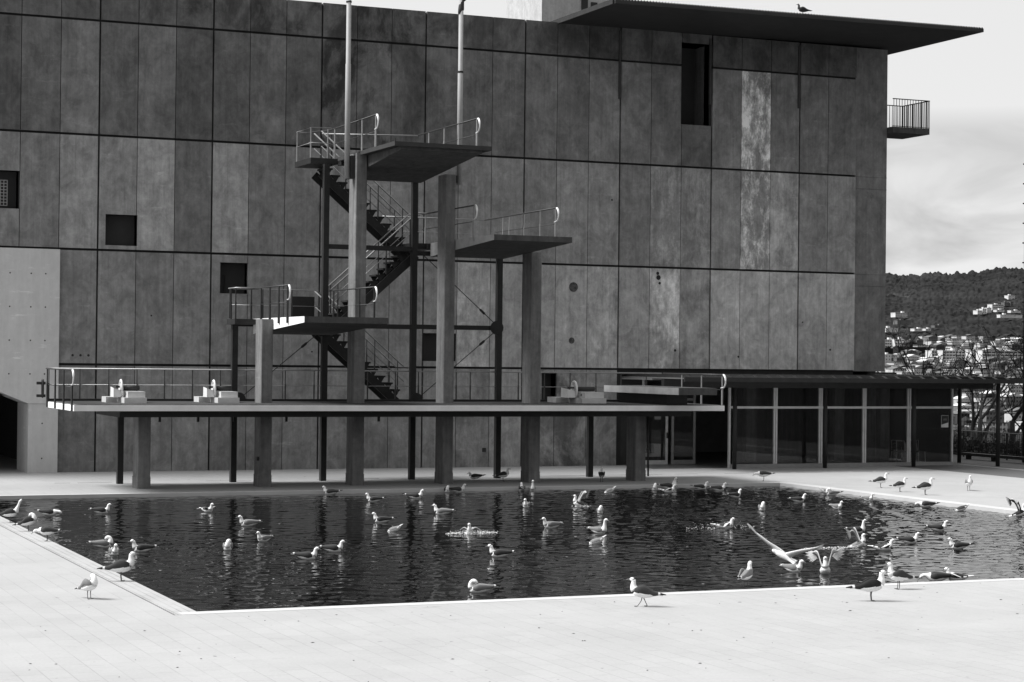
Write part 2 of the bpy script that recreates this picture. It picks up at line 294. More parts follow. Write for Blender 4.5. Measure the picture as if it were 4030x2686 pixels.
BLD=[('slab', 1299.3, 1355.5, 1757.0, -0.9, 17.5, 'long white apartment slab with rows of dark balconies at right'), ('blank', 1316.4, 1331.2, 1799.5, 0.4, 18.5, 'tall blank white end block with two rows of tiny windows'), ('slab', 1290.2, 1327.2, 1815.5, 0.6, 17.3, 'pale apartment slab with close rows of windows between two white blocks'), ('slab', 1376.4, 1391.0, 1958.5, 7.4, 18.2, 'white stepped block left of the pale apartment slab'), ('slab', 1471.9, 1485.9, 2198.9, 18.3, 33.4, 'white apartment block touching the facade corner'), ('slab', 1482.7, 1496.6, 2191.6, 18.4, 34.1, 'second white apartment block from the facade corner, lift house on its roof'), ('blank', 1537.9, 1549.6, 2241.9, 21.7, 33.4, 'grey tower block beside the second white apartment block'), ('slab', 1551.8, 1562.0, 2242.5, 22.1, 33.8, 'narrow grey block with a window grid'), ('dark', 1406.6, 1426.4, 2101.1, 13.2, 21.5, 'low dark hall below the white apartment blocks'), ('dark', 1410.6, 1462.2, 2077.9, 12.9, 23.0, 'wide black roofed hall below the city centre'), ('slab', 1179.9, 1190.2, 1740.9, -5.4, 8.6, 'grey house front with bright window frames behind the bare branches'), ('blank', 1170.3, 1178.5, 1748.1, -5.5, 11.8, 'pale house wall right beside the facade corner'), ('slab', 1925.1, 1949.1, 2845.2, 80.5, 87.9, 'white villa with a balcony grid alone on the left hillside'), ('blank', 1846.7, 1873.4, 2723.4, 65.7, 72.3, 'long grey house below the lone white villa'), ('blank', 1752.2, 1774.2, 2615.1, 50.8, 57.3, 'white flat roofed house at the left foot of the hill'), ('blank', 1802.8, 1817.6, 2612.0, 53.1, 56.8, 'row of tiny white houses at the foot of the hill'), ('blank', 1822.5, 1831.9, 2610.0, 54.1, 57.1, 'small pale house right of the tiny white row'), ('blank', 1864.6, 1881.6, 2646.1, 59.9, 63.3, 'faint grey house half way up the middle of the hill'), ('slab', 2154.9, 2179.3, 2887.1, 97.7, 107.7, 'terraced white building highest in the right hillside cluster'), ('blank', 2117.1, 2126.5, 2851.1, 92.0, 100.1, 'white stepped house left of the terraced building'), ('blank', 2094.6, 2103.1, 2833.3, 89.1, 97.6, 'second white stepped house down the hillside'), ('blank', 2083.1, 2092.5, 2831.5, 88.2, 94.6, 'lowest white stepped house of the hillside row'), ('blank', 2061.4, 2106.1, 2739.6, 80.5, 85.5, 'long low white building at the right of the hill'), ('blank', 2138.6, 2154.9, 2852.5, 93.6, 97.2, 'thin white house band beneath the terraced building'), ('blank', 2147.3, 2168.3, 2824.0, 92.0, 95.7, 'pale flat house above the long low white building'), ('blank', 2309.1, 2323.9, 3045.0, 123.5, 130.7, 'white house standing highest on the right hill'), ('blank', 2232.1, 2242.5, 2954.5, 107.7, 114.3, 'grey cube house below the highest one'), ('blank', 2243.4, 2250.1, 2952.3, 108.1, 115.7, 'narrow grey house below the highest one'), ('blank', 1772.1, 1787.1, 2387.8, 34.0, 37.4, 'bright white flat roofed block above the long slab'), ('blank', 1760.3, 1767.3, 2329.6, 31.3, 37.4, 'white block near the right edge above the long slab'), ('blank', 1423.2, 1434.9, 1965.4, 8.8, 15.9, 'bright low roof box before the blank end block'), ('blank', 1048.3, 1058.4, 1382.4, -22.7, -15.6, 'white house front seen through the bare trees right of the last pavilion post'), ('slab', 1643.7, 1659.9, 2248.5, 24.0, 35.7, ''), ('slab', 1625.5, 1638.8, 2213.3, 22.1, 29.2, ''), ('slab', 1696.7, 1705.2, 2390.6, 30.9, 41.6, ''), ('slab', 1512.5, 1529.1, 2228.6, 19.7, 28.4, ''), ('slab', 811.5, 821.8, 1124.8, -39.8, -30.6, ''), ('blank', 1165.5, 1173.2, 1520.3, -15.2, -6.0, ''), ('blank', 1683.5, 1700.9, 2352.6, 29.2, 38.3, ''), ('blank', 984.4, 995.2, 1330.1, -27.3, -18.2, ''), ('slab', 1246.4, 1264.4, 1789.6, -2.7, 5.3, ''), ('blank', 1224.4, 1240.5, 1820.0, -2.1, 7.6, ''), ('blank', 1335.9, 1344.3, 1959.6, 5.4, 14.2, ''), ('slab', 896.8, 914.0, 1331.3, -29.5, -18.8, ''), ('slab', 1187.0, 1199.2, 1542.4, -13.7, -1.3, ''), ('blank', 1132.0, 1141.0, 1604.2, -12.9, -3.0, ''), ('blank', 1097.1, 1108.1, 1632.5, -12.7, -1.5, ''), ('slab', 1170.9, 1185.0, 1554.0, -13.7, -3.2, ''), ('blank', 1223.7, 1234.6, 1710.1, -6.4, 4.5, ''), ('slab', 1113.2, 1125.9, 1586.8, -14.0, -3.9, ''), ('blank', 1000.4, 1009.3, 1457.1, -22.1, -10.4, ''), ('slab', 1302.5, 1311.3, 1865.8, 1.3, 8.9, ''), ('slab', 1412.8, 1420.4, 1890.0, 4.9, 11.2, ''), ('blank', 1648.4, 1661.9, 2300.4, 26.1, 34.5, ''), ('blank', 1122.0, 1139.6, 1690.7, -9.7, 0.6, ''), ('blank', 947.2, 958.9, 1424.6, -24.7, -11.8, ''), ('blank', 1052.7, 1067.9, 1516.0, -18.3, -9.5, ''), ('blank', 937.7, 945.0, 1320.9, -29.0, -18.0, ''), ('slab', 1164.5, 1174.2, 1683.8, -9.0, 0.8, ''), ('slab', 1316.6, 1330.4, 1734.8, -2.8, 8.5, ''), ('slab', 1149.2, 1162.2, 1610.2, -12.2, -1.1, ''), ('blank', 927.9, 944.4, 1225.3, -32.7, -20.7, ''), ('blank', 1586.6, 1596.9, 2242.5, 22.1, 29.1, ''), ('blank', 1002.2, 1019.9, 1384.0, -24.7, -14.5, ''), ('blank', 1627.0, 1641.3, 2236.6, 23.1, 30.2, ''), ('slab', 1450.8, 1464.5, 1883.9, 5.7, 11.2, ''), ('blank', 1534.2, 1541.9, 1983.5, 11.2, 18.4, ''), ('blank', 1454.4, 1461.5, 1949.0, 7.9, 15.7, ''), ('slab', 1467.4, 1480.7, 2046.4, 11.7, 17.8, ''), ('blank', 1462.8, 1478.6, 2112.5, 13.9, 26.1, ''), ('blank', 1761.4, 1769.4, 2363.4, 31.6, 39.4, ''), ('blank', 1340.1, 1355.3, 1856.4, 2.0, 10.6, ''), ('blank', 1249.7, 1267.0, 1663.7, -7.3, 3.9, ''), ('slab', 1204.2, 1216.9, 1708.6, -6.9, 3.6, ''), ('blank', 1723.9, 1736.3, 2314.9, 28.8, 41.4, ''), ('slab', 840.3, 852.4, 1265.0, -33.6, -25.5, ''), ('slab', 1043.8, 1055.9, 1489.1, -19.6, -7.0, ''), ('slab', 1747.2, 1756.4, 2328.6, 29.9, 37.1, ''), ('blank', 1344.7, 1356.8, 1829.4, 1.1, 9.1, ''), ('blank', 788.0, 803.0, 1159.3, -39.1, -30.4, ''), ('slab', 1614.2, 1630.8, 2250.0, 23.3, 36.0, ''), ('slab', 1121.8, 1137.5, 1643.1, -11.6, -4.1, ''), ('slab', 862.8, 874.4, 1185.9, -36.1, -24.5, ''), ('blank', 1527.6, 1540.7, 2056.9, 13.6, 21.4, ''), ('slab', 1078.1, 1085.7, 1505.6, -18.1, -6.9, ''), ('slab', 1119.8, 1131.0, 1513.4, -16.7, -5.0, ''), ('blank', 1708.9, 1723.9, 2245.1, 25.7, 36.9, ''), ('slab', 1347.7, 1357.6, 1989.8, 6.8, 12.9, ''), ('slab', 1271.4, 1283.2, 1759.2, -3.2, 5.3, ''), ('blank', 1636.9, 1652.3, 2337.4, 27.3, 39.9, ''), ('slab', 1735.4, 1744.7, 2252.1, 26.7, 33.7, ''), ('slab', 811.9, 826.4, 1093.1, -40.9, -28.7, ''), ('slab', 1633.2, 1649.1, 2176.6, 21.0, 28.1, ''), ('slab', 1220.1, 1237.7, 1600.6, -10.5, -3.4, ''), ('blank', 820.8, 831.2, 1182.0, -37.4, -24.8, ''), ('blank', 1688.0, 1697.6, 2232.9, 24.6, 37.4, ''), ('slab', 1442.3, 1459.3, 2043.3, 11.0, 17.6, ''), ('blank', 1664.7, 1674.1, 2200.4, 22.7, 31.5, ''), ('blank', 1356.8, 1366.2, 1806.4, 0.6, 7.9, ''), ('blank', 1081.4, 1089.3, 1522.8, -17.4, -5.1, ''), ('slab', 1491.9, 1503.7, 2176.4, 17.0, 26.0, ''), ('slab', 776.6, 792.8, 1063.9, -43.0, -36.0, ''), ('slab', 803.9, 819.0, 1192.0, -37.4, -25.5, ''), ('blank', 1258.6, 1267.1, 1818.5, -1.4, 5.6, ''), ('slab', 1061.1, 1075.2, 1376.1, -23.4, -11.8, ''), ('blank', 1710.3, 1719.7, 2350.9, 29.7, 42.6, ''), ('slab', 1530.9, 1543.9, 2079.4, 14.4, 23.7, ''), ('slab', 743.5, 760.6, 1087.3, -43.0, -33.7, ''), ('blank', 1247.3, 1256.7, 1638.4, -8.4, 1.1, ''), ('slab', 755.7, 763.6, 1111.1, -41.9, -30.7, ''), ('slab', 1352.7, 1366.3, 1777.7, -0.4, 7.4, ''), ('slab', 725.6, 743.2, 1050.8, -44.6, -36.1, ''), ('slab', 1107.9, 1115.5, 1660.1, -11.4, -1.4, ''), ('slab', 724.2, 734.5, 1029.9, -45.2, -37.2, ''), ('blank', 1165.7, 1181.7, 1592.1, -12.4, -3.1, ''), ('slab', 938.5, 945.9, 1378.8, -26.7, -15.3, ''), ('blank', 1281.5, 1296.7, 1829.5, -0.4, 7.9, ''), ('slab', 745.2, 762.3, 1061.6, -43.9, -31.9, ''), ('slab', 886.9, 901.3, 1226.7, -33.8, -22.9, ''), ('slab', 1382.8, 1395.7, 1900.4, 4.5, 12.4, ''), ('blank', 985.7, 996.0, 1284.2, -29.0, -22.0, ''), ('blank', 1259.4, 1269.8, 1748.6, -4.0, 6.7, ''), ('slab', 1445.0, 1456.8, 2013.8, 10.0, 17.0, ''), ('blank', 1121.5, 1135.3, 1551.0, -15.2, -7.0, ''), ('blank', 944.8, 953.7, 1398.2, -25.8, -16.8, ''), ('slab', 1161.7, 1173.3, 1719.0, -7.7, 4.5, ''), ('slab', 756.5, 764.6, 1125.0, -41.3, -31.8, ''), ('blank', 1720.0, 1734.2, 2406.4, 32.2, 43.2, ''), ('slab', 1404.7, 1421.4, 1976.9, 7.8, 13.3, ''), ('blank', 1767.7, 1784.1, 2315.4, 30.1, 41.0, ''), ('slab', 1165.9, 1177.9, 1637.9, -10.7, -1.3, ''), ('blank', 1318.5, 1327.0, 1937.5, 4.2, 9.6, ''), ('blank', 1079.6, 1092.9, 1561.3, -15.9, -7.4, ''), ('blank', 1084.4, 1098.4, 1468.9, -19.3, -9.3, ''), ('slab', 1179.3, 1197.1, 1621.2, -10.9, -3.1, ''), ('blank', 960.9, 975.2, 1291.5, -29.3, -19.8, ''), ('slab', 1595.2, 1604.0, 2271.3, 23.5, 33.4, ''), ('slab', 1669.9, 1682.2, 2310.0, 27.1, 34.8, ''), ('blank', 1493.8, 1507.2, 2116.0, 14.7, 26.2, ''), ('blank', 1652.1, 1667.6, 2172.5, 21.4, 29.0, ''), ('slab', 1081.1, 1097.2, 1425.6, -20.9, -10.3, ''), ('slab', 1177.6, 1186.8, 1762.2, -5.6, 4.6, ''), ('blank', 1458.2, 1469.7, 2151.1, 15.1, 22.3, ''), ('blank', 1712.3, 1728.9, 2376.5, 30.9, 43.4, ''), ('slab', 1468.8, 1478.1, 1947.4, 8.3, 16.1, ''), ('blank', 1700.7, 1715.4, 2444.4, 33.1, 42.9, ''), ('blank', 740.7, 750.1, 1111.1, -42.2, -31.2, ''), ('blank', 1600.2, 1607.6, 2287.8, 24.2, 34.3, ''), ('slab', 1403.0, 1419.7, 2041.7, 10.0, 17.3, ''), ('slab', 1696.4, 1711.0, 2413.2, 31.8, 41.5, ''), ('blank', 1194.9, 1207.5, 1641.4, -9.7, -2.2, ''), ('slab', 970.4, 979.0, 1390.4, -25.4, -16.6, ''), ('slab', 1098.8, 1108.9, 1509.5, -17.4, -6.5, ''), ('slab', 714.2, 730.4, 1010.4, -45.9, -35.1, ''), ('slab', 1105.8, 1116.9, 1616.9, -13.1, -1.4, ''), ('blank', 783.1, 794.1, 1110.5, -41.1, -33.0, ''), ('slab', 1558.3, 1574.6, 2047.5, 14.1, 21.1, ''), ('blank', 1282.8, 1298.5, 1789.0, -1.7, 6.6, ''), ('blank', 767.5, 783.7, 1129.3, -40.7, -29.1, ''), ('slab', 1423.0, 1434.2, 1881.0, 4.9, 11.0, ''), ('blank', 1146.8, 1157.8, 1553.2, -14.4, -1.7, ''), ('blank', 1021.8, 1032.3, 1533.9, -18.5, -7.7, ''), ('blank', 1241.2, 1249.2, 1738.0, -4.9, 3.5, ''), ('slab', 914.0, 931.4, 1285.0, -30.8, -17.9, ''), ('blank', 1113.0, 1129.2, 1600.4, -13.5, -1.4, ''), ('slab', 1304.7, 1316.1, 1709.5, -4.1, 8.3, ''), ('blank', 1252.9, 1268.8, 1711.7, -5.5, 3.8, ''), ('blank', 711.7, 729.0, 1065.3, -44.4, -37.1, ''), ('slab', 1448.4, 1459.4, 1981.9, 9.0, 16.4, ''), ('blank', 1708.6, 1718.7, 2232.0, 25.2, 38.0, ''), ('slab', 1087.3, 1101.5, 1411.4, -21.3, -11.1, ''), ('slab', 1787.5, 1803.3, 2360.9, 32.4, 44.4, ''), ('blank', 1104.6, 1117.5, 1464.2, -18.9, -7.9, ''), ('blank', 1206.3, 1213.9, 1624.9, -10.1, 2.6, ''), ('blank', 1098.1, 1107.7, 1646.8, -12.2, -1.2, ''), ('slab', 903.0, 918.1, 1352.0, -28.6, -16.7, ''), ('slab', 1141.3, 1156.4, 1639.5, -11.2, 1.7, ''), ('blank', 1365.0, 1373.6, 1929.5, 5.1, 10.5, ''), ('slab', 1600.1, 1609.4, 2168.8, 19.7, 28.1, ''), ('blank', 754.1, 767.4, 1011.9, -45.1, -32.9, ''), ('blank', 917.9, 929.0, 1372.2, -27.5, -18.9, ''), ('slab', 1677.8, 1693.1, 2367.3, 29.5, 38.5, ''), ('slab', 845.3, 860.7, 1157.7, -37.6, -29.6, ''), ('slab', 1753.0, 1768.7, 2286.6, 28.6, 39.9, ''), ('blank', 1077.4, 1092.8, 1596.1, -14.6, -2.5, ''), ('slab', 1392.0, 1406.6, 1817.8, 2.0, 8.3, ''), ('blank', 954.2, 969.3, 1311.1, -28.8, -19.9, ''), ('slab', 1464.3, 1474.1, 2094.0, 13.2, 20.7, ''), ('blank', 1084.8, 1102.7, 1614.4, -13.7, -3.7, ''), ('slab', 1327.5, 1341.4, 1836.3, 1.0, 7.0, ''), ('blank', 798.3, 810.7, 1133.5, -39.8, -27.9, ''), ('slab', 1722.1, 1739.5, 2289.4, 27.8, 39.3, ''), ('blank', 893.3, 911.2, 1309.2, -30.5, -21.4, ''), ('slab', 1378.1, 1391.7, 2011.3, 8.3, 17.3, ''), ('slab', 835.7, 845.1, 1097.1, -40.2, -29.5, ''), ('blank', 1736.2, 1750.7, 2384.6, 31.8, 43.5, ''), ('blank', 1676.2, 1689.1, 2285.4, 26.3, 34.7, ''), ('blank', 1529.8, 1542.0, 2020.5, 12.4, 18.8, ''), ('slab', 1498.5, 1505.7, 2090.3, 13.9, 25.4, ''), ('blank', 1161.1, 1171.0, 1705.5, -8.3, -0.0, ''), ('blank', 1474.9, 1492.6, 2157.0, 15.9, 28.5, ''), ('blank', 1705.9, 1718.6, 2207.8, 24.2, 32.7, ''), ('slab', 940.2, 955.7, 1360.3, -27.3, -18.9, ''), ('blank', 1601.7, 1615.2, 2195.9, 20.8, 29.6, ''), ('blank', 1772.1, 1783.1, 2349.3, 31.4, 41.0, ''), ('slab', 1559.8, 1577.5, 2155.7, 18.1, 25.6, ''), ('blank', 1059.7, 1074.7, 1555.0, -16.7, -5.3, ''), ('blank', 922.3, 930.4, 1316.8, -29.5, -17.9, ''), ('slab', 1481.1, 1495.1, 1951.3, 8.8, 17.4, ''), ('blank', 1199.1, 1216.9, 1586.5, -11.6, -3.4, ''), ('blank', 1510.1, 1525.7, 1983.9, 10.7, 17.4, ''), ('blank', 1541.6, 1549.6, 2142.7, 17.0, 24.5, ''), ('blank', 776.4, 788.2, 1095.3, -41.9, -31.9, ''), ('blank', 1572.5, 1579.9, 2075.3, 15.3, 27.4, ''), ('blank', 812.5, 822.0, 1158.8, -38.5, -31.0, ''), ('blank', 1321.5, 1334.4, 1963.0, 5.2, 13.0, ''), ('blank', 1387.5, 1403.1, 1974.8, 7.3, 15.6, ''), ('blank', 1643.4, 1657.8, 2229.5, 23.3, 31.9, ''), ('slab', 1019.4, 1034.7, 1500.1, -19.8, -10.8, ''), ('slab', 740.7, 748.6, 1028.8, -45.0, -37.8, ''), ('blank', 1129.8, 1142.4, 1677.5, -10.1, -1.0, ''), ('slab', 1039.4, 1055.0, 1367.0, -24.3, -14.3, ''), ('blank', 1278.1, 1294.4, 1717.8, -4.5, 8.1, ''), ('blank', 1562.9, 1570.3, 2092.6, 15.7, 26.5, ''), ('blank', 1471.2, 1480.4, 1980.6, 9.5, 15.2, ''), ('slab', 868.6, 877.4, 1300.1, -31.6, -20.6, ''), ('blank', 1364.5, 1379.1, 1913.0, 4.5, 12.1, ''), ('blank', 1735.3, 1748.2, 2346.2, 30.3, 41.9, ''), ('slab', 896.1, 913.3, 1292.9, -31.0, -22.7, ''), ('slab', 1278.0, 1285.7, 1815.0, -1.1, 9.2, ''), ('blank', 1270.8, 1284.7, 1876.2, 1.0, 7.9, ''), ('blank', 872.6, 886.6, 1276.3, -32.3, -23.5, ''), ('slab', 966.9, 976.2, 1421.7, -24.3, -15.9, ''), ('slab', 1305.8, 1320.4, 1905.3, 2.8, 8.9, ''), ('slab', 1347.7, 1359.8, 1964.8, 5.9, 11.8, ''), ('slab', 1110.4, 1118.5, 1516.6, -16.8, -6.4, ''), ('slab', 1064.5, 1081.4, 1442.7, -20.8, -12.7, ''), ('slab', 1710.3, 1720.6, 2390.1, 31.2, 38.7, ''), ('blank', 890.6, 898.5, 1196.6, -34.9, -26.8, ''), ('slab', 1279.4, 1292.9, 1914.0, 2.5, 11.3, ''), ('slab', 1637.3, 1646.9, 2265.5, 24.4, 36.1, ''), ('blank', 1089.6, 1104.1, 1454.9, -19.6, -7.8, ''), ('blank', 1420.7, 1437.3, 1999.9, 9.0, 16.2, ''), ('slab', 1101.3, 1111.1, 1596.1, -14.0, -2.7, ''), ('slab', 1209.7, 1217.6, 1647.2, -9.2, 0.8, ''), ('blank', 848.4, 858.7, 1172.2, -37.0, -26.5, ''), ('blank', 957.2, 966.5, 1355.4, -27.1, -14.9, ''), ('blank', 1688.1, 1695.8, 2218.4, 24.0, 33.0, ''), ('blank', 1512.9, 1525.4, 2018.1, 11.9, 20.4, ''), ('slab', 1491.0, 1507.0, 2057.9, 12.7, 20.2, ''), ('blank', 1607.2, 1619.1, 2271.5, 23.8, 31.7, ''), ('slab', 1578.5, 1586.4, 2224.6, 21.2, 29.8, ''), ('blank', 852.1, 867.8, 1117.4, -38.9, -28.6, ''), ('slab', 786.0, 800.0, 1022.6, -44.2, -33.2, ''), ('slab', 1486.9, 1501.9, 1931.4, 8.3, 16.8, ''), ('blank', 895.1, 908.6, 1211.1, -34.2, -21.3, ''), ('blank', 1189.9, 1205.0, 1766.4, -5.1, 7.3, ''), ('slab', 1648.4, 1662.1, 2201.1, 22.3, 33.5, ''), ('slab', 830.3, 846.6, 1133.6, -38.9, -30.0, ''), ('slab', 1120.5, 1137.8, 1565.2, -14.6, -1.7, ''), ('slab', 1681.1, 1698.5, 2194.9, 23.1, 30.8, ''), ('slab', 1320.1, 1337.2, 1865.1, 1.8, 9.9, ''), ('blank', 1143.3, 1156.8, 1579.7, -13.5, -2.3, ''), ('blank', 1048.7, 1057.3, 1545.3, -17.4, -8.5, ''), ('blank', 1157.4, 1166.8, 1505.7, -15.9, -5.8, ''), ('blank', 1290.6, 1306.8, 1881.2, 1.7, 10.6, ''), ('slab', 787.5, 801.4, 1184.2, -38.1, -27.6, '')]

# ================================================================ GROUND
PX0, PX1, PY0, PY1 = 7.3, 31.9, 28.6, 53.3          # pool
def paving_mat(name, base, jointk, rot=False, bw_=.62, rh=.3, off=.5, spots=True, mort=.006):
    m, nt, b = new_mat(name)
    N, L, M, NZ, MR = val_nodes(nt)
    tc = N('ShaderNodeTexCoord'); mp = N('ShaderNodeMapping')
    if not rot: mp.inputs['Rotation'].default_value = (0, 0, rad(90))
    L(tc.outputs['Object'], mp.inputs[0])
    br = N('ShaderNodeTexBrick'); L(mp.outputs[0], br.inputs['Vector'])
    br.inputs['Scale'].default_value = 1; br.inputs['Brick Width'].default_value = bw_; br.inputs['Row Height'].default_value = rh
    br.inputs['Mortar Size'].default_value = mort; br.inputs['Mortar Smooth'].default_value = .3; br.offset = off
    br.inputs['Color1'].default_value = (1, 1, 1, 1); br.inputs['Color2'].default_value = (.94,) * 3 + (1,); br.inputs['Mortar'].default_value = (jointk,) * 3 + (1,)
    sp = N('ShaderNodeSeparateColor'); L(br.outputs['Color'], sp.inputs[0])
    fade = MR(NZ(.5, (1, 1, 1), 4, .6, 0, (3, 3, 0)), .36, .56, .1, 1)       # joints worn away in places
    j = M('ADD', M('MULTIPLY', sp.outputs[0], fade), M('SUBTRACT', 1.0, fade))
    a = MR(NZ(.35, (1, 1, 1), 6, .65), .3, .7, .92, 1.06)
    c = MR(NZ(22, (1, 1, 1), 3, .7), .3, .7, .95, 1.05)
    v = M('MULTIPLY', M('MULTIPLY', a, c), j)
    if spots:
        s = MR(NZ(5.5, (1, 1, 1), 2, .5, .2, (4, 1, 0)), .74, .77, 1, .45)
        s2 = MR(NZ(1.6, (1, 2.2, 1), 5, .75, .2, (14, 1, 0)), .60, .72, 1, .84)
        v = M('MULTIPLY', v, M('MULTIPLY', s, s2))
    L(M('MULTIPLY', v, base), b.inputs['Base Color']); b.inputs['Roughness'].default_value = .8
    bump(nt, b, v, .3, .01)
    return m
M_PAVE = paving_mat('pale_paving_boards', 0.385, .74)
M_KERB = paving_mat('kerb_boards', 0.40, .6, False, .5, .12, .5, False, .012)
M_BAND = plain('pale_pool_band', 0.50, .8, 0, .08, 1.2, (1, 1, 1))
M_DARKP = paving_mat('grey_terrace_paving', 0.12, .8, False, .6, .3)
M_JNT = plain('dark_joint', 0.06, .9)

def rect_ring(mb, x0, x1, y0, y1, ix0, ix1, iy0, iy1, z0, z1):
    mb.box(x0, x1, y0, iy0, z0, z1); mb.box(x0, x1, iy1, y1, z0, z1)
    mb.box(x0, ix0, iy0, iy1, z0, z1); mb.box(ix1, x1, iy0, iy1, z0, z1)
g = MB()
# plaza slab around the pool (top at z = 0)
rect_ring(g, -60, 41.3, -30, 90, PX0 - .40, PX1 + .45, PY0 - .28, PY1 + .22, -1.2, 0)
o = struct(g.build('plaza_paving', M_PAVE))
g = MB(); g.box(41.3, 49.0, -30, 90, -1.2, 0.004)
struct(g.build('terrace_paving', M_DARKP))
g = MB(); g.box(44.26, 44.36, 40, 61.4, .004, .02); struct(g.build('terrace_edging', M_BAND))
# bands round the pool
g = MB()
g.box(PX0 - .28, PX1 + .45, PY0 - .28, PY0, -1.2, .004)
g.box(PX0 - .28, PX1 + .45, PY1, PY1 + .22, -1.2, .004)
g.box(PX1, PX1 + .45, PY0, PY1, -1.2, .004)
struct(g.build('pool_edge_band', M_BAND))
g = MB(); g.box(PX0 - .37, PX0, PY0, PY1, -1.2, .003); g.box(PX0 - .37, PX0 - .28, PY0 - .28, PY0, -1.2, .003)
struct(g.build('pool_kerb', M_KERB))
g = MB(); g.box(PX0 - .40, PX0 - .37, PY0 - .28, PY1 + .22, -1.2, -.008)
struct(g.build('kerb_joint', M_JNT))
# thin dirt-filled drain line across the far paving
rnd = random.Random(3)
g = MB()
x = -2.0
while x < 41:
    l = rnd.uniform(.3, 1.4)
    if rnd.random() < .75: g.box(x, x + l, 58.16, 58.16 + rnd.uniform(.015, .05), -.002, .004)
    x += l + rnd.uniform(0, .5)
struct(g.build('drain_line', plain('drain_dirt', .12, .9, 0, .4, 6)))
g = MB(); g.box(PX0 - .2, PX1 + .2, PY0 - .2, PY1 + .2, -3.0, -2.9); struct(g.build('pool_floor', plain('pool_floor_paint', .03)))

# water
def water_mat():
    m, nt, b = new_mat('pool_water')
    N, L, M, NZ, MR = val_nodes(nt)
    b.inputs['Base Color'].default_value = (.004, .004, .004, 1)
    b.inputs['Roughness'].default_value = .035
    b.inputs['IOR'].default_value = 1.36
    b.inputs['Specular IOR Level'].default_value = .5
    n1 = NZ(6, (1, 1.25, 1), 3, .5, .25)
    n2 = NZ(.55, (1, 1.1, 1), 2, .5, .2, (5, 2, 0))
    n3 = NZ(14, (1, 1.3, 1), 2, .5, .1, (1, 8, 0))
    calm = MR(NZ(.12, (1, 1, 1), 3, .6, .3, (2.5, 1, 0)), .35, .62, .55, 1.1)
    h = M('ADD', M('ADD', M('MULTIPLY', n1, .55), M('MULTIPLY', n2, .7)), M('MULTIPLY', n3, .12))
    h = M('MULTIPLY', h, calm)
    bump(nt, b, h, 1.0, WAVE)
    return m
WAVE = .001
def water():
    import numpy as np
    st = .042
    xs = np.arange(PX0 - .01, PX1 + .01 + st, st); ys = np.arange(PY0 - .01, PY1 + .01 + st, st)
    X, Y = np.meshgrid(xs, ys)
    rs_ = np.random.RandomState(5)
    Z = np.zeros_like(X); nw = 110; tot = 0
    for k in range(nw):
        lam = .16 * (5.0 ** rs_.rand())                       # 0.22 m ... 2 m ripples
        th = rs_.normal(1.2, .9) if k % 3 else rs_.uniform(0, 6.28)
        kk = 2 * np.pi / lam; slope = rs_.rand() * (1.0 if lam < 1.0 else .5)
        px_ = rs_.uniform(0, 50); warp = .25 * np.sin(X * .7 + px_) + .25 * np.sin(Y * .55 + px_ * 2)
        Z += slope / kk * np.sin(kk * (X * np.cos(th) + Y * np.sin(th) + warp * .3) + rs_.uniform(0, 6.28)); tot += slope ** 2 / 2
    Z *= SLOPE / np.sqrt(tot)
    calm = .8 + .35 * np.sin(X * .31 + Y * .13 + 1.0) * np.sin(Y * .23 - X * .11)
    t_ = np.clip((X - 19) / 9, 0, 1); calm = calm * (.62 + .75 * t_ * t_ * (3 - 2 * t_))
    Z = Z * calm - .09
    n, m = X.shape
    co = np.stack([X, Y, Z], -1).reshape(-1, 3)
    idx = np.arange(n * m).reshape(n, m)
    q = np.stack([idx[:-1, :-1], idx[:-1, 1:], idx[1:, 1:], idx[1:, :-1]], -1).reshape(-1, 4)
    me = bpy.data.meshes.new('water')
    me.vertices.add(len(co)); me.vertices.foreach_set('co', co.ravel())
    me.loops.add(q.size); me.loops.foreach_set('vertex_index', q.ravel())
    me.polygons.add(len(q)); me.polygons.foreach_set('loop_start', np.arange(0, q.size, 4)); me.polygons.foreach_set('use_smooth', np.ones(len(q), bool))
    me.update(); me.materials.append(water_mat())
    o = bpy.data.objects.new('water', me); COL.objects.link(o); struct(o)
SLOPE = .09
water()

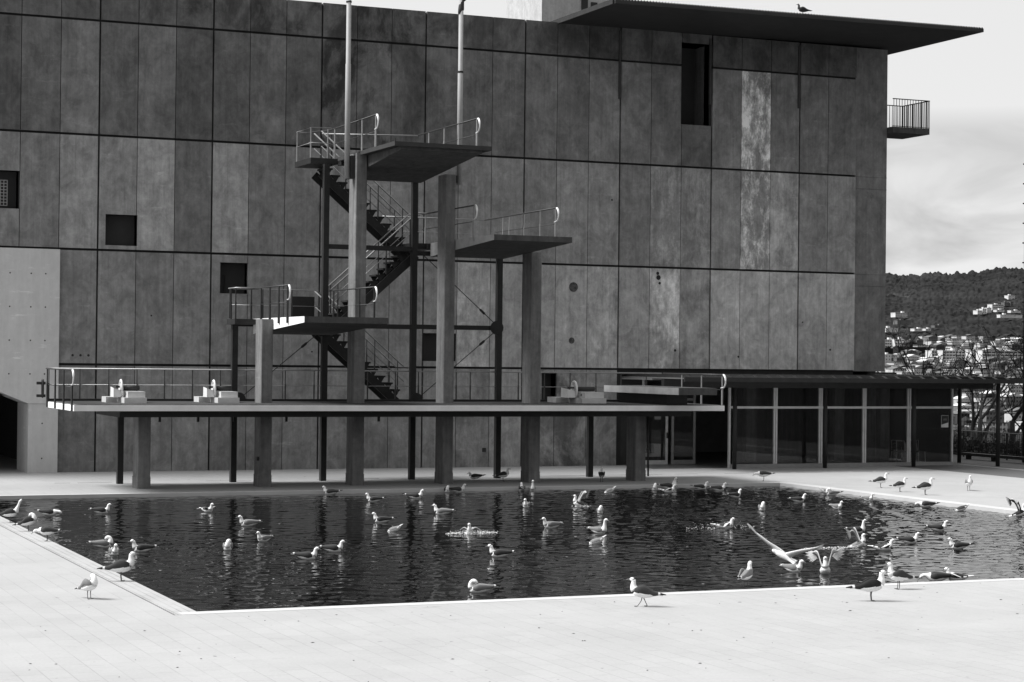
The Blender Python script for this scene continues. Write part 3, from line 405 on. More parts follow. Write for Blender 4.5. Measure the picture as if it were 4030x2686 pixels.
# ================================================================ TERRAIN beyond the terrace
PROF = [(0,-1.3),(60,-1.3),(75,-1.5),(90,-4),(130,-16),(300,-45),(800,-58),(1300,-42),(1900,-14),(2200,0),(2600,17),(3000,36),(3700,108),(4500,213)]
def prof(r):
    for (a, b), (c, d) in zip(PROF, PROF[1:]):
        if r <= c: return b + (d - b) * (r - a) / (c - a)
    return 213
def ridge_slope(az):
    if az <= RIDGE[0][0]: return RIDGE[0][1]
    for (a, b), (c, d) in zip(RIDGE, RIDGE[1:]):
        if az <= c: return b + (d - b) * (az - a) / (c - a)
    return RIDGE[-1][1]
def terrain():
    azs = [a * 3 for a in range(-60, 10)] + [30 + i * .25 for i in range(0, 14)] + [33.5 + i * .03 for i in range(0, 160)] + [38.4 + i * .5 for i in range(0, 24)] + [51 + i * 3 for i in range(0, 43)]
    azs = sorted(set(round(a, 3) for a in azs if -180 <= a < 180))
    rs = [52, 62, 75, 90, 110, 130, 170, 220, 300, 450, 600, 800, 1000, 1150, 1300, 1500, 1700, 1900, 2050, 2200, 2400, 2600, 2800] + [3000 + 30 * i for i in range(50)] + [4500, 4560, 4700, 5200, 6500, 9000]
    rnd = random.Random(7)
    v = []; f = []; n = len(azs)
    for i, r in enumerate(rs):
        for a in azs:
            x, y = r * math.sin(rad(a)), r * math.cos(rad(a))
            z = prof(r)
            k = ridge_slope(a) * 4500 + 3.75
            if r >= 3000:
                t = min(1, (r - 3000) / 1500)
                z = 36 + (k - 36) * t ** 1.15
                z += noise.noise(Vector((x / 260, y / 260, 0))) * 14 * math.sin(math.pi * t)
                z += (noise.noise(Vector((x / 13, y / 26, 3))) * 5 + noise.noise(Vector((x / 5, y / 12, 8))) * 3) * min(1, t * 8)
            if r == 4500: z += rnd.uniform(-2.0, 2.0)
            if r > 4500: z = k - 30 - (r - 4500) * .02
            v.append((x, y, z))
    m0 = len(v); v.append((0, 0, -1.3))
    for i in range(len(rs) - 1):
        for j in range(n):
            j2 = (j + 1) % n
            f.append((i * n + j, i * n + j2, (i + 1) * n + j2, (i + 1) * n + j))
    for j in range(n): f.append((m0, j, (j + 1) % n))
    me = bpy.data.meshes.new('ground'); me.from_pydata(v, [], f)
    m, nt, b = new_mat('far_ground')
    N, L, M, NZ, MR = val_nodes(nt)
    a = MR(NZ(.012, (1, 1, 1), 8, .7, .3), .35, .7, .6, 1.6)
    p = MR(NZ(.006, (1, 1, 2), 6, .75, .6, (2, 5, 1)), .58, .66, 1, 2.2)
    L(M('MULTIPLY', M('MULTIPLY', a, p), .026), b.inputs['Base Color']); b.inputs['Roughness'].default_value = 1
    b.inputs['Specular IOR Level'].default_value = 0
    me.materials.append(m)
    bm = bmesh.new(); bm.from_mesh(me); bmesh.ops.recalc_face_normals(bm, faces=bm.faces)
    bm.to_mesh(me); bm.free()
    ob = bpy.data.objects.new('ground_and_hills', me); COL.objects.link(ob); struct(ob)
terrain()

# ---------------------------------------------------------------- the distant city
M_CW = plain('pale_city_wall', .6, .9, 0, .15, .15)
M_CG = plain('grey_city_wall', .13, .9, 0, .2, .15)
M_CD = plain('dark_city_roof', .02, .9, 0, .1, .1)
M_CWIN = plain('city_window', .05, .4, 0, .2, .3)
def facade_mat(name, v):
    m, nt, b = new_mat(name)
    N, L, M, NZ, MR = val_nodes(nt)
    tc = N('ShaderNodeTexCoord'); sx = N('ShaderNodeSeparateXYZ'); L(tc.outputs['Object'], sx.inputs[0])
    fx = M('FRACT', M('MULTIPLY', sx.outputs['X'], .38)); fz = M('FRACT', M('MULTIPLY', sx.outputs['Z'], .33))
    w = M('MULTIPLY', M('GREATER_THAN', fx, .45), M('GREATER_THAN', fz, .5))
    nn = MR(NZ(.2), .3, .7, .8, 1.2)
    L(M('MULTIPLY', M('MULTIPLY', M('SUBTRACT', 1.0, M('MULTIPLY', w, .75)), nn), v), b.inputs['Base Color']); b.inputs['Roughness'].default_value = .9
    return m
M_FW, M_FG, M_FD = facade_mat('pale_house_front', .5), facade_mat('grey_house_front', .16), facade_mat('dim_house_front', .06)
def city():
    rnd = random.Random(11)
    for (kind, x0, x1, y, z0, z1, label) in BLD:
        w = x1 - x0; big = bool(label); d = rnd.uniform(9, 14)
        o = empty('apartment_building' if kind == 'slab' else 'town_house', ((x0 + x1) / 2, y, z0))
        if not big:
            q = rnd.random()
            tone_w = 'pale' if q < .6 else 'grey' if q < .85 else 'dark'
            roof_w = 'pitched' if q > .5 else 'flat'
            tag(o, 'small %s %s-roofed building in the dense town below the hill' % (tone_w, roof_w), 'building', 'small %s %s-roofed buildings of the town' % (tone_w, roof_w))
            mat = M_FW if q < .6 else (M_FG if q < .85 else M_FD)
            b = MB(); b.box(x0, x1, y, y + d, z0, z1); part('wall', b, mat, o)
            b = MB()
            if q > .5: b.prism([(x0 - .4, z1), (x1 + .4, z1), ((x0 + x1) / 2, z1 + w * .16)], 'y', y - .4, y + d + .4)
            else: b.box(x0 - .3, x1 + .3, y - .3, y + d + .3, z1, z1 + .5)
            part('roof', b, (M_CG, M_CW, M_CD)[int(rnd.random() * 2.7)], o)
            continue
        tag(o, label, 'building')
        mat = M_CD if kind == 'dark' else (M_CG if 'grey' in label else M_CW)
        b = MB(); b.box(x0, x1, y, y + d, z0, z1); part('wall', b, mat, o)
        b = MB(); b.box(x0 - .3, x1 + .3, y - .3, y + d + .3, z1, z1 + .5)
        rf = part('roof', b, mat, o)
        if w > 7:
            b = MB(); rx = x0 + rnd.uniform(.15, .6) * w; b.box(rx, rx + min(5, w * .3), y + 2, y + 6, z1 + .5, z1 + rnd.uniform(2, 3.4)); part('lift_house', b, mat, rf)
        h = z1 - max(z0, prof(math.hypot(x0, y)))
        nf = max(1, int(h / 3.0)); n_ = 0
        for k in range(nf):
            zt = z1 - .9 - k * (h / nf)
            if kind == 'slab':
                x = x0 + .8; ww = max(2.4, w / 12)
                while x < x1 - 1.2 and n_ < 95:
                    b = MB(); b.box(x, min(x + ww, x1 - .5), y - .12, y + .1, zt - 1.4, zt); part('window', b, M_CWIN, o); x += ww + 1.0; n_ += 1
            elif kind == 'blank' and h > 2:
                for fx in (.3, .42) if 'tiny windows' in label else (.2, .65):
                    b = MB(); b.box(x0 + w * fx, x0 + w * fx + min(1.3, w * .12), y - .12, y + .1, zt - 1.2, zt); part('window', b, M_CWIN, o)
    # tree clumps between the houses
    b = MB(); r2 = random.Random(77)
    for k in range(1000):
        az = r2.uniform(33.6, 38); r_ = r2.choice([r2.uniform(500, 1300), r2.uniform(1200, 2000), r2.uniform(1900, 3100)])
        x, y = r_ * math.sin(rad(az)), r_ * math.cos(rad(az)); s_ = r2.uniform(2, 5.5)
        z = prof(r_) + s_ * .4
        v = [(x + s_ * r2.uniform(.7, 1.2) * math.cos(t) * math.cos(e), y + s_ * math.sin(t) * math.cos(e), z + s_ * r2.uniform(.7, 1.2) * math.sin(e)) for e in (-.4, .5) for t in [k2 * 1.047 for k2 in range(6)]] + [(x, y, z + s_ * 1.1)]
        b.add(v, [(i, (i + 1) % 6, 6 + (i + 1) % 6, 6 + i) for i in range(6)] + [(6 + i, 6 + (i + 1) % 6, 12) for i in range(6)])
    tag(b.build('town_trees', plain('far_foliage', .03, 1, 0, .3, .05)), 'dark clumps of trees scattered between the houses of the town', 'trees', None, 'stuff')
city()

# ================================================================ MAIN BUILDING
WY = 63.5
building = empty('concrete_building', (25, WY, 0))
tag(building, 'large building faced with weathered dark concrete panels behind the pool', 'building')
PW = 1.2309; XS = [12.85 + PW * (i - 3) for i in range(-5, 27)]     # panel edges; XS[k] has index i = k-5
ZS = [0, 3.41, 7.06, 10.71, 14.36, 15.53]
T0 = {2: .75, 3: .85, 4: .9, 5: .88, 6: .85, 7: .85, 8: .9, 9: .9, 10: .98, 11: 1.05, 12: 1.1, 13: 1.15, 14: 1.25, 15: 1.2, 16: 1.2, 17: 1.2}
T1 = {2: .78, 3: .95, 4: .9, 5: .9, 6: .9, 7: .88, 8: .98, 9: 1.0, 10: 1.0, 11: 1.05, 12: 1.1, 13: 1.35, 14: 1.2, 15: 1.5, 16: 1.45, 17: 1.45, 18: 1.6, 19: 1.85, 20: 1.6, 21: 1.75, 22: 1.8, 23: 1.75, 24: 1.5, 25: 1.65}
T2 = {0: .85, 1: .9, 2: 1.25, 3: 1.05, 4: 1.2, 5: .6, 6: 1.15, 7: .8, 8: .95, 9: 1.05, 10: 1.1, 11: .95, 12: .95, 13: .95, 14: .92, 15: .98, 16: 1.05, 17: 1.15, 18: .88, 19: 1.0, 20: .85, 21: 1.0, 22: 1.1, 23: 1.3, 24: .92, 25: 1.05}
T3 = {0: .47, 1: .52, 2: .72, 3: .62, 4: .74, 5: .45, 6: .58, 7: .68, 8: .56, 9: .52, 10: .56, 11: .54, 12: .54, 13: .62, 14: .66, 15: .72, 16: .72, 17: .95, 18: .82, 19: .82, 20: .7, 21: .88, 22: 1.25, 23: .85, 24: .95, 25: .8}
T4 = {}
BLOOM = {(3, 22): 1.0, (2, 22): .9, (2, 20): .25, (1, 13): .25, (1, 19): .3, (2, 19): .3, (1, 17): .2, (2, 23): .25}
DIRT = {(3, 9): 1.0, (3, 10): .9, (3, 11): .5, (3, 12): .4, (4, 9): .8, (4, 6): .7, (4, 5): .8, (4, 8): .8, (4, 10): .9, (4, 11): .9, (4, 13): .6, (4, 12): .7, (3, 13): .3, (4, 7): .8, (0, 13): .5, (0, 15): .7, (0, 16): .8, (0, 17): .5, (1, 20): .5, (1, 19): .4}
HOLES = [(13.09, 14.12, 7.22, 8.21), (16.85, 17.80, 5.77, 6.78), (9.2, 10.36, 8.27, 9.46), (24.0, 25.13, 3.63, 4.58), (33.74, 34.94, 12.24, 15.2), (28.37, 28.95, 2.1, 3.25)]
rnd = random.Random(21)
mb = MB()
for k in range(len(XS) - 1):
    i = k - 5
    xa, xb = XS[k], XS[k + 1]
    for r in range(5):
        if r == 0 and (i < 2 or xa > 31): continue
        za, zb = ZS[r], ZS[r + 1]
        if xa > 41.1: continue
        tone = [T0, T1, T2, T3, T4][r].get(i, [1.0, 1.0, .95, .6, .48][r]) * (1 + rnd.uniform(-.12, .12)) * .5  # top row toned down for stains and for shade under the eave
        gl = .03 if (i % 3 == 0) else .011
        gr = .03 if ((i + 1) % 3 == 0) else .011
        rx0, rx1, rz0, rz1 = xa + gl, xb - gr, za + (.04 if r else 0), zb - (.035 if r < 4 else 0)
        x00 = max(rx0, 11.66) if r == 0 else rx0
        cells = [(x00, rx1, rz0, rz1)]
        for h in HOLES:
            nc = []
            for (a, b, c, d) in cells:
                if h[0] >= b - .02 or h[1] <= a + .02 or h[2] >= d or h[3] <= c: nc.append((a, b, c, d)); continue
                ha, hb = max(h[0], a), min(h[1], b)
                if ha - a < .06: ha = a
                if b - hb < .06: hb = b
                if ha > a: nc.append((a, ha, c, d))
                if hb < b: nc.append((hb, b, c, d))
                if h[2] > c: nc.append((ha, hb, c, h[2]))
                if h[3] < d: nc.append((ha, hb, h[3], d))
            cells = nc
        t = (tone, BLOOM.get((r, i), 0), DIRT.get((r, i), .55 if r == 4 and i > 3 else .25 if r == 3 else 0))
        for (a, b, c, d) in cells:
            mb.box(a, b, WY, WY + .12, c, d, 0, t)
part('facade_panel_grid', mb, M_WALL, building)
# backing wall with the window openings left out (built as strips)
def wall_with_holes(mb, x0, x1, z0, z1, y0, y1, holes):
    xs = sorted({x0, x1, *[h[0] for h in holes], *[h[1] for h in holes]})
    for a, b in zip(xs, xs[1:]):
        if b <= x0 or a >= x1: continue
        segs = [(z0, z1)]
        for h in holes:
            if h[0] <= a + 1e-6 and h[1] >= b - 1e-6:
                ns = []
                for c, d in segs:
                    if h[2] > c: ns.append((c, min(d, h[2])))
                    if h[3] < d: ns.append((max(c, h[3]), d))
                segs = ns
        for c, d in segs:
            if d - c > .001: mb.box(a, b, y0, y1, c, d)
mb = MB(); wall_with_holes(mb, 6.7, 41.16, 3.2, 15.5, WY + .09, WY + .5, HOLES)
wall_with_holes(mb, 11.66, 31.5, 0, 3.2, WY + .09, WY + .5, HOLES)
part('backing_wall', mb, M_JOINT, building)
# recessed end strip at the right corner, side wall, back and roof
mb = MB()
mb.box(41.16, 42.58, WY + .10, 64.2, 3.41, 15.55, 0, (.36, 0, 0))
mb.box(41.165, 42.585, WY + .09, 64, 10.25, 10.27, 0, (.26, 0, 0)); mb.box(41.165, 42.585, WY + .09, 64, 10.70, 10.72, 0, (.26, 0, 0))
mb.box(41.165, 42.585, WY + .09, 64, 6.6, 6.62, 0, (.26, 0, 0)); mb.box(41.165, 42.585, WY + .09, 64, 7.04, 7.06, 0, (.26, 0, 0))
part('corner_strip', mb, M_WALL, building)
mb = MB(); mb.box(42.2, 42.58, 64.2, 84, 0, 15.55); mb.box(6.7, 42.2, 83.6, 84, 0, 15.4); mb.box(6.7, 7.1, 64.0, 83.6, 3, 15.4)
part('side_wall', mb, M_CONC, building)
mb = MB(); mb.box(6.7, 42.2, 64.0, 83.6, 15.2, 15.35); part('roof', mb, M_ROOF, building)
# windows and recesses
def recess(h, depth, name='window', grille=False, pane_x=None):
    x0, x1, z0, z1 = h
    mb = MB()
    mb.box(x0 - .1, x1 + .1, WY + depth, WY + depth + .06, z0 - .1, z1 + .1)
    w = part(name, mb, M_BLACK, building)
    r = MB()
    r.box(x0 - .08, x0, WY + .13, WY + depth, z0, z1); r.box(x1, x1 + .08, WY + .13, WY + depth, z0, z1)
    r.box(x0 - .08, x1 + .08, WY + .13, WY + depth, z0 - .08, z0); r.box(x0 - .08, x1 + .08, WY + .13, WY + depth, z1, z1 + .08)
    part('reveal', r, M_CONC, w)
    if grille:
        gmb = MB()
        xm = x0 + .72 * (x1 - x0)
        for k in range(9): gmb.box(x0 + k * (xm - x0) / 8 - .012, x0 + k * (xm - x0) / 8 + .012, WY + .2, WY + .22, z0 + .1, z1 - .3)
        for k in range(9): gmb.box(x0, xm, WY + .19, WY + .2, z0 + .1 + k * (z1 - z0 - .4) / 8 - .012, z0 + .1 + k * (z1 - z0 - .4) / 8 + .012)
        part('grille', gmb, M_GALV, w)
    if pane_x:
        fm = MB(); fm.box(pane_x, pane_x + .03, WY + depth - .06, WY + depth - .01, z0, z1 - .4); part('frame', fm, M_STEEL, w)
    return w
recess(HOLES[0], .45); recess(HOLES[1], .45, pane_x=17.1); recess(HOLES[2], .5, grille=True); recess(HOLES[3], .45); recess(HOLES[4], 1.2, pane_x=34.35); recess(HOLES[5], .5, 'doorway')
# round patches, drain boxes and downpipes on the facade
mb = MB()
c = Vector((0, 0, 0))
def disc(mb, x, z, r, y=WY - .012, n=20):
    v = [(x + r * math.cos(2 * math.pi * k / n), y, z + r * math.sin(2 * math.pi * k / n)) for k in range(n)] + [(x + r * math.cos(2 * math.pi * k / n), WY + .01, z + r * math.sin(2 * math.pi * k / n)) for k in range(n)]
    mb.add(v, [tuple(range(n)), tuple(range(n, 2 * n))[::-1]] + [(k, (k + 1) % n, n + (k + 1) % n, n + k) for k in range(n)])
M_PIPE = plain('grey_drainpipe', .055, .7)
disc(mb, 29.55, 6.28, .17); disc(mb, 29.5, 4.40, .11)
part('drain_patch', mb, plain('dark_patch', .075, .9, 0, .6, 14), building)
for x in (26.22, 26.71):
    mb = MB(); mb.box(x - .065, x + .065, WY - .03, WY + .02, .52, .66); part('outlet_box', mb, M_BLACK, building)
for x, zt in ((31.26, 12.99), (34.9, 13.01), (38.63, 13.1)):
    mb = MB(); mb.box(x - .035, x + .035, WY - .07, WY + .01, zt, 15.4); part('drainpipe', mb, M_PIPE, building)
# small dark cores and pale scratches of the facade
mb = MB(); rr = random.Random(4)
for (x, z, r) in ((31.02, 9.4, .035), (33.6, 4.1, .05), (38.9, 5.2, .03), (36.2, 3.9, .04), (20.0, 3.9, .03), (40.1, 4.2, .04), (12.1, 3.7, .04), (12.35, 3.7, .04), (12.6, 3.7, .04), (14.6, 5.0, .03), (32.9, 6.7, .09), (32.95, 6.5, .05), (32.87, 6.85, .06)):
    disc(mb, x, z, r, WY - .004, 10)
part('tie_hole', mb, M_JOINT, building)
# parapet line is the top of the panels; corrugated roof canopy
mb = MB()
n = 130; EX0, EX1, EY0 = 28.9, 43.6, 59.05
pts_t = []
for k in range(2 * n + 1):
    x = EX0 + (EX1 - EX0) * k / (2 * n)
    pts_t.append((x, 15.72 if k % 2 else 15.655))
def zc(x): return 15.50 + (x - EX0) / (EX1 - EX0) * .14
for k in range(2 * n):
    (xa, za), (xb, zb) = pts_t[k], pts_t[k + 1]
    da, db = zc(xa) - 15.50, zc(xb) - 15.50
    mb.hexa([(xa, EY0, zc(xa)), (xb, EY0, zc(xb)), (xb, 84, zc(xb)), (xa, 84, zc(xa)), (xa, EY0, za + da - .05), (xb, EY0, zb + db - .05), (xb, 84, zb + db - .05), (xa, 84, za + da - .05)])
part('roof_canopy', mb, M_ROOF, building)
mb = MB(); mb.box(EX0 - .06, EX0, EY0 + .1, 83, 15.49, 15.66); part('roof_canopy_edge', mb, M_STEEL, building)
# pale stair tower on the roof
tw = MB(); tw.box(32.0, 35.9, 72, 75.6, 15.3, 21.5)
TW = part('roof_tower', tw, concrete('tower_render', .5, .1, .1), building)
for x in (33.85, 34.27):
    b = MB(); b.box(x - .13, x + .13, 71.93, 72.05, 17.62 if x < 34 else 17.55, 18.15 if x < 34 else 18.02)
    part('vent', b, M_BLACK, TW)
b = MB(); b.box(33.94, 33.955, 71.97, 72.0, 15.6, 17.6); b.box(34.3, 34.315, 71.97, 72.0, 15.6, 17.5); part('rain_stain', b, plain('rain_stain_tone', .2, .9), TW)
# balcony on the side wall
bal = MB(); bal.hexa([(42.58, 63.2, 12.40), (44.22, 63.2, 12.40), (44.22, 65.0, 12.40), (42.58, 65.0, 12.40), (42.58, 63.2, 12.62), (44.22, 63.2, 12.62), (44.22, 65.0, 12.62), (42.58, 65.0, 12.62)])
B = part('balcony', bal, M_SLAB, building)
r = MB()
for k in range(14): r.box(42.62 + k * .123, 42.635 + k * .123, 63.22, 63.24, 12.62, 13.66)
for k in range(14): r.box(44.19, 44.21, 63.26 + k * .13, 63.30 + k * .13, 12.62, 13.66)
for k in range(14): r.box(42.62 + k * .123, 42.635 + k * .123, 64.96, 64.98, 12.62, 13.66)
r.box(42.58, 44.23, 63.2, 63.25, 13.66, 13.69); r.box(44.18, 44.23, 63.25, 65.0, 13.66, 13.69); r.box(42.58, 44.18, 64.95, 65.0, 13.66, 13.69)
r.box(42.58, 44.23, 63.2, 63.24, 12.64, 12.66)
part('railing', r, M_STEEL, B)

# left end: smooth pale concrete volume on a pillar with the passage beside it
annex = empty('concrete_stair_block', (10, 63.3, 0))
tag(annex, 'smooth pale concrete block with tie holes on a pillar at the left edge', 'building')
mb = MB(); mb.prism([(2, 5.4), (8.8, 2.96), (10.72, 2.17), (11.64, 2.17), (11.64, 7.03), (2, 7.03)], 'y', 63.34, 65.4); part('upper_wall', mb, M_CONC_L, annex)
mb = MB(); mb.box(2, 8.6, 63.36, 65.4, 0, 3.0); part('shading_wall', mb, M_CONC_L, annex)  # unseen wall added to keep light off the pillar's left face
mb = MB(); mb.box(2, 10.6, 64.3, 76, 2.4, 2.6); part('passage_ceiling', mb, M_JOINT, annex)  # low ceiling added to keep the sun off the pillar
mb = MB(); mb.box(10.72, 11.64, 63.36, 65.4, 0, 2.165); part('pillar', mb, M_CONC_L, annex)
mb = MB()
for z in (6.25, 5.2, 4.15, 3.1):
    for x in (9.0, 9.55, 10.1, 10.75, 11.2):
        if z < 3.3 and x < 9.5: continue
        v = [(x + .025 * math.cos(t), 63.335, z + .025 * math.sin(t)) for t in [2 * math.pi * k / 8 for k in range(8)]]
        mb.add(v, [tuple(range(8))])
for z in (1.55, .45):
    v = [(11.15 + .025 * math.cos(t), 63.355, z + .025 * math.sin(t)) for t in [2 * math.pi * k / 8 for k in range(8)]]
    mb.add(v, [tuple(range(8))])
part('tie_hole', mb, M_BLACK, annex)
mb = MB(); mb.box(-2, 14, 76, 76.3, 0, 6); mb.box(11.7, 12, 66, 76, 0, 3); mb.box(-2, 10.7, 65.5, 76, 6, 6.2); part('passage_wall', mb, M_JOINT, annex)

# ================================================================ GLAZED PAVILION
pav = empty('glazed_pavilion', (38, 61, 0))
tag(pav, 'low glazed pavilion with ribbed flat canopy and round steel posts at the right', 'pavilion')
GY = 61.1
mb = MB(); mb.box(31.55, 45.3, 58.9, 67, 3.12, 3.16); part('roof_sheet', mb, plain('canopy_sheet_metal', .5, .35, .8, .08, 2), pav)
mb = MB()
x = 31.7
while x < 45.2:
    mb.prism([(58.9, 3.16), (59.2, 3.27), (66.9, 3.30), (66.9, 3.16)], 'x', x, x + .13); x += .52
part('roof_rib', mb, M_STEEL, pav)
mb = MB(); mb.box(31.5, 45.35, 58.8, 58.9, 3.04, 3.19); mb.box(31.5, 45.1, 60.3, 60.5, 2.82, 3.12); mb.box(31.5, 45.35, 66.9, 67.05, 3.1, 3.36); mb.box(45.3, 45.42, 58.9, 66.9, 3.08, 3.24)
part('roof_beam', mb, M_STEEL, pav)
MX = [34.52, 36.32, 38.18, 40.02, 41.93, 43.87]
for i, x in enumerate(MX):
    mb = MB(); mb.box(x - .055, x + .005, GY - .05, GY + .05, 0, 3.1)
    if 0 < i < 5: mb.box(x + .03, x + .09, GY - .05, GY + .05, 0, 3.1)
    part('mullion', mb, M_ALU, pav)
mb = MB(); mb.box(34.5, 43.87, GY - .045, GY + .045, 2.08, 2.16); part('transom', mb, M_ALU, pav)
mb = MB(); mb.box(34.5, 43.87, GY - .07, GY + .07, 0, .13); part('sill', mb, M_GALV, pav)
def glass_mat():
    m = bpy.data.materials.new('pavilion_glass'); m.use_nodes = True; nt = m.node_tree; nt.nodes.clear()
    N, L = nt.nodes.new, nt.links.new
    o = N('ShaderNodeOutputMaterial'); mx = N('ShaderNodeMixShader'); tr = N('ShaderNodeBsdfTransparent'); gl = N('ShaderNodeBsdfGlossy'); fr = N('ShaderNodeFresnel')
    tr.inputs[0].default_value = (.82, .82, .82, 1); gl.inputs['Roughness'].default_value = .02; fr.inputs[0].default_value = 1.4
    gl.inputs[0].default_value = (.7, .7, .7, 1)
    df = N('ShaderNodeBsdfDiffuse'); df.inputs[0].default_value = (.45, .45, .45, 1); m2 = N('ShaderNodeMixShader'); m2.inputs[0].default_value = .022   # pale veil lifting the dark glass in place of interior light
    L(fr.outputs[0], mx.inputs[0]); L(tr.outputs[0], mx.inputs[1]); L(gl.outputs[0], mx.inputs[2])
    L(mx.outputs[0], m2.inputs[1]); L(df.outputs[0], m2.inputs[2]); L(m2.outputs[0], o.inputs[0])
    return m
M_GLASS = glass_mat()
for a, b in zip(MX, MX[1:]):
    for z0, z1 in ((.05, 2.08), (2.16, 3.1)):
        mb = MB(); mb.box(a + .1, b - .06, GY - .006, GY + .006, z0, z1); part('glass_pane', mb, M_GLASS, pav)
mb = MB(); mb.box(43.86, 43.88, GY + .05, 66.8, .05, 3.1); part('glass_pane', mb, M_GLASS, pav)
mb = MB(); mb.box(43.83, 43.9, 63.6, 63.68, 0, 3.1); mb.box(43.83, 43.9, 66.0, 66.08, 0, 3.1); part('mullion', mb, M_GALV, pav)
for x, y in ((34.32, 60.4), (37.97, 60.4), (41.7, 60.4), (45.05, 59.95), (45.2, 62.5)):
    mb = MB(); mb.cyl((x, y), .075, 0.004, 3.1, 18); part('post', mb, M_STEEL, pav, True)
# door bays set back at the left of the pavilion
for (a, b) in ((32.35, 33.40), (33.55, 34.52)):
    mb = MB(); y = 63.6
    mb.box(a, a + .09, y, y + .06, 0, 3.1); mb.box(b - .09, b, y, y + .06, 0, 3.1); mb.box(a + .09, b - .09, y, y + .06, .0, .16); mb.box(a + .09, b - .09, y, y + .06, 2.3, 2.38)
    d = part('door', mb, M_ALU if a < 33 else M_GALV, pav)
    g_ = MB(); g_.box(a + .09, b - .09, y + .02, y + .035, .16, 3.1); part('glass_pane', g_, M_GLASS, d)
    if a < 33:
        h_ = MB(); h_.box(b - .06, b - .03, y - .06, y, .95, 1.15); part('handle', h_, M_BLACK, d)
mb = MB(); mb.box(31.5, 32.35, 63.62, 63.9, 0, 3.1); part('side_panel', mb, M_STEEL, pav)
mb = MB(); mb.box(31.5, 42.3, 71.8, 72, 0, 3.4); mb.box(31.5, 31.6, 63.95, 71.8, 0, 3.4); mb.box(31.5, 43.8, 61.2, 71.8, 3.06, 3.115); mb.box(42.2, 42.4, 64.3, 71.8, 0, 3.05)
part('inner_wall', mb, plain('inner_wall_paint', .2, .9), pav)
for x, y in ((37.2, 64.6), (40.9, 64.4), (42.6, 63.9)):
    mb = MB(); mb.box(x, x + .42, y, y + .3, 0, 3.05); part('inner_pillar', mb, M_CONC, pav)
mb = MB(); mb.box(31.6, 43.8, 61.2, 71.8, .005, .012); part('inner_floor', mb, plain('pavilion_floor', .12, .4), pav)
# notice on the last pane
sg = empty('window_notice', (43.55, GY - .02, 1.4))
tag(sg, 'small dark notice with a white slanted foot stuck on the last pavilion pane', 'notice')
mb = MB(); mb.box(43.37, 43.68, GY - .02, GY - .011, 1.39, 1.83); part('board', mb, M_WHITE, sg)
mb = MB(); mb.prism([(43.38, 1.49), (43.67, 1.57), (43.67, 1.82), (43.38, 1.82)], 'y', GY - .026, GY - .021); part('printed_field', mb, M_BLACK, sg)
mb = MB(); mb.box(43.46, 43.60, GY - .03, GY - .027, 1.69, 1.705); mb.box(43.445, 43.61, GY - .03, GY - .027, 1.655, 1.67); part('text_line', mb, M_GALV, sg)
# tables and chairs stacked inside behind the last panes
def mk_chair():
    c_ = empty('cafe_chair', (42.5, 62.2, 0))
    b = MB()
    for sx in (-.2, .2):
        for sy in (-.2, .2): b.tube([(42.5 + sx, 62.2 + sy, 0.012), (42.5 + sx * .9, 62.2 + sy * .9, .44)], .012, 6)
    b.tube([(42.32, 62.38, .44), (42.32, 62.42, .84), (42.68, 62.42, .84), (42.68, 62.38, .44)], .012, 6)
    part('frame', b, M_ALU, c_)
    b = MB(); b.box(42.28, 42.72, 61.98, 62.42, .44, .465); part('seat', b, M_STEEL, c_)
    b = MB(); b.box(42.33, 42.67, 62.41, 62.43, .6, .82); part('backrest', b, M_STEEL, c_)
    return c_
ch0 = mk_chair()
def dup(root, loc, rz=0):
    r_ = root.copy(); COL.objects.link(r_); r_.location = loc; r_.rotation_euler = (0, 0, rz)
    for c_ in list(root.children):
        k = c_.copy(); COL.objects.link(k); k.parent = r_
        for g2 in c_.children:
            q = g2.copy(); COL.objects.link(q); q.parent = k
    return r_
chairs = [ch0] + [dup(ch0, (x, y, z), rz) for x, y, z, rz in ((43.2, 62.3, 0, .3), (42.9, 63.2, 0, 2.4), (43.45, 63.1, 0, -1.2))]
for c_, l in zip(chairs, ('dim cafe chair nearest the glass behind the last pavilion pane', 'dim cafe chair below the window notice', 'dim cafe chair at the back left behind the last pane', 'dim cafe chair at the back right behind the last pane')):
    tag(c_, l, 'chair', 'cafe chairs inside the pavilion')
tb = empty('cafe_table', (42.9, 62.7, 0)); tag(tb, 'dim cafe table among the chairs inside the pavilion', 'table')
b = MB(); b.box(42.55, 43.3, 62.5, 62.95, .72, .75); part('table_top', b, M_GALV, tb)
b = MB(); b.tube([(42.92, 62.72, .012), (42.92, 62.72, .72)], .03, 8); part('leg', b, M_ALU, tb)
# white stepped cabinet behind the glass door
cb = empty('white_cabinet', (32.9, 64.2, 0)); tag(cb, 'stepped white cabinet standing behind the glass door', 'cabinet')
mb = MB(); mb.box(32.6, 33.38, 64.1, 64.5, .26, .38); mb.box(33.1, 33.38, 64.1, 64.5, .38, .72); part('body', mb, M_WHITE, cb)
mb = MB(); mb.box(32.62, 32.7, 64.1, 64.3, .44, .48); mb.box(32.84, 32.96, 64.1, 64.3, .42, .48); part('box', mb, M_WHITE, cb)
mb = MB(); mb.box(32.6, 33.38, 64.12, 64.48, .012, .26); part('plinth', mb, M_BLACK, cb)
pn = MB(); pn.box(32.85, 33.1, 63.585, 63.597, 1.62, 1.86)
tag(part('door_notice', pn, plain('grey_paper', .25, .8), None), 'grey square notice on the glass door below the deck', 'notice')
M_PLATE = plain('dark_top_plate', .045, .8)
M_FASCIA = plain('fascia_paint', .86, .7, 0, .1, 1.5, (1, 1, 1))
M_STAND = plain('stand_grey_white_paint', .55, .6, 0, .1, 3)
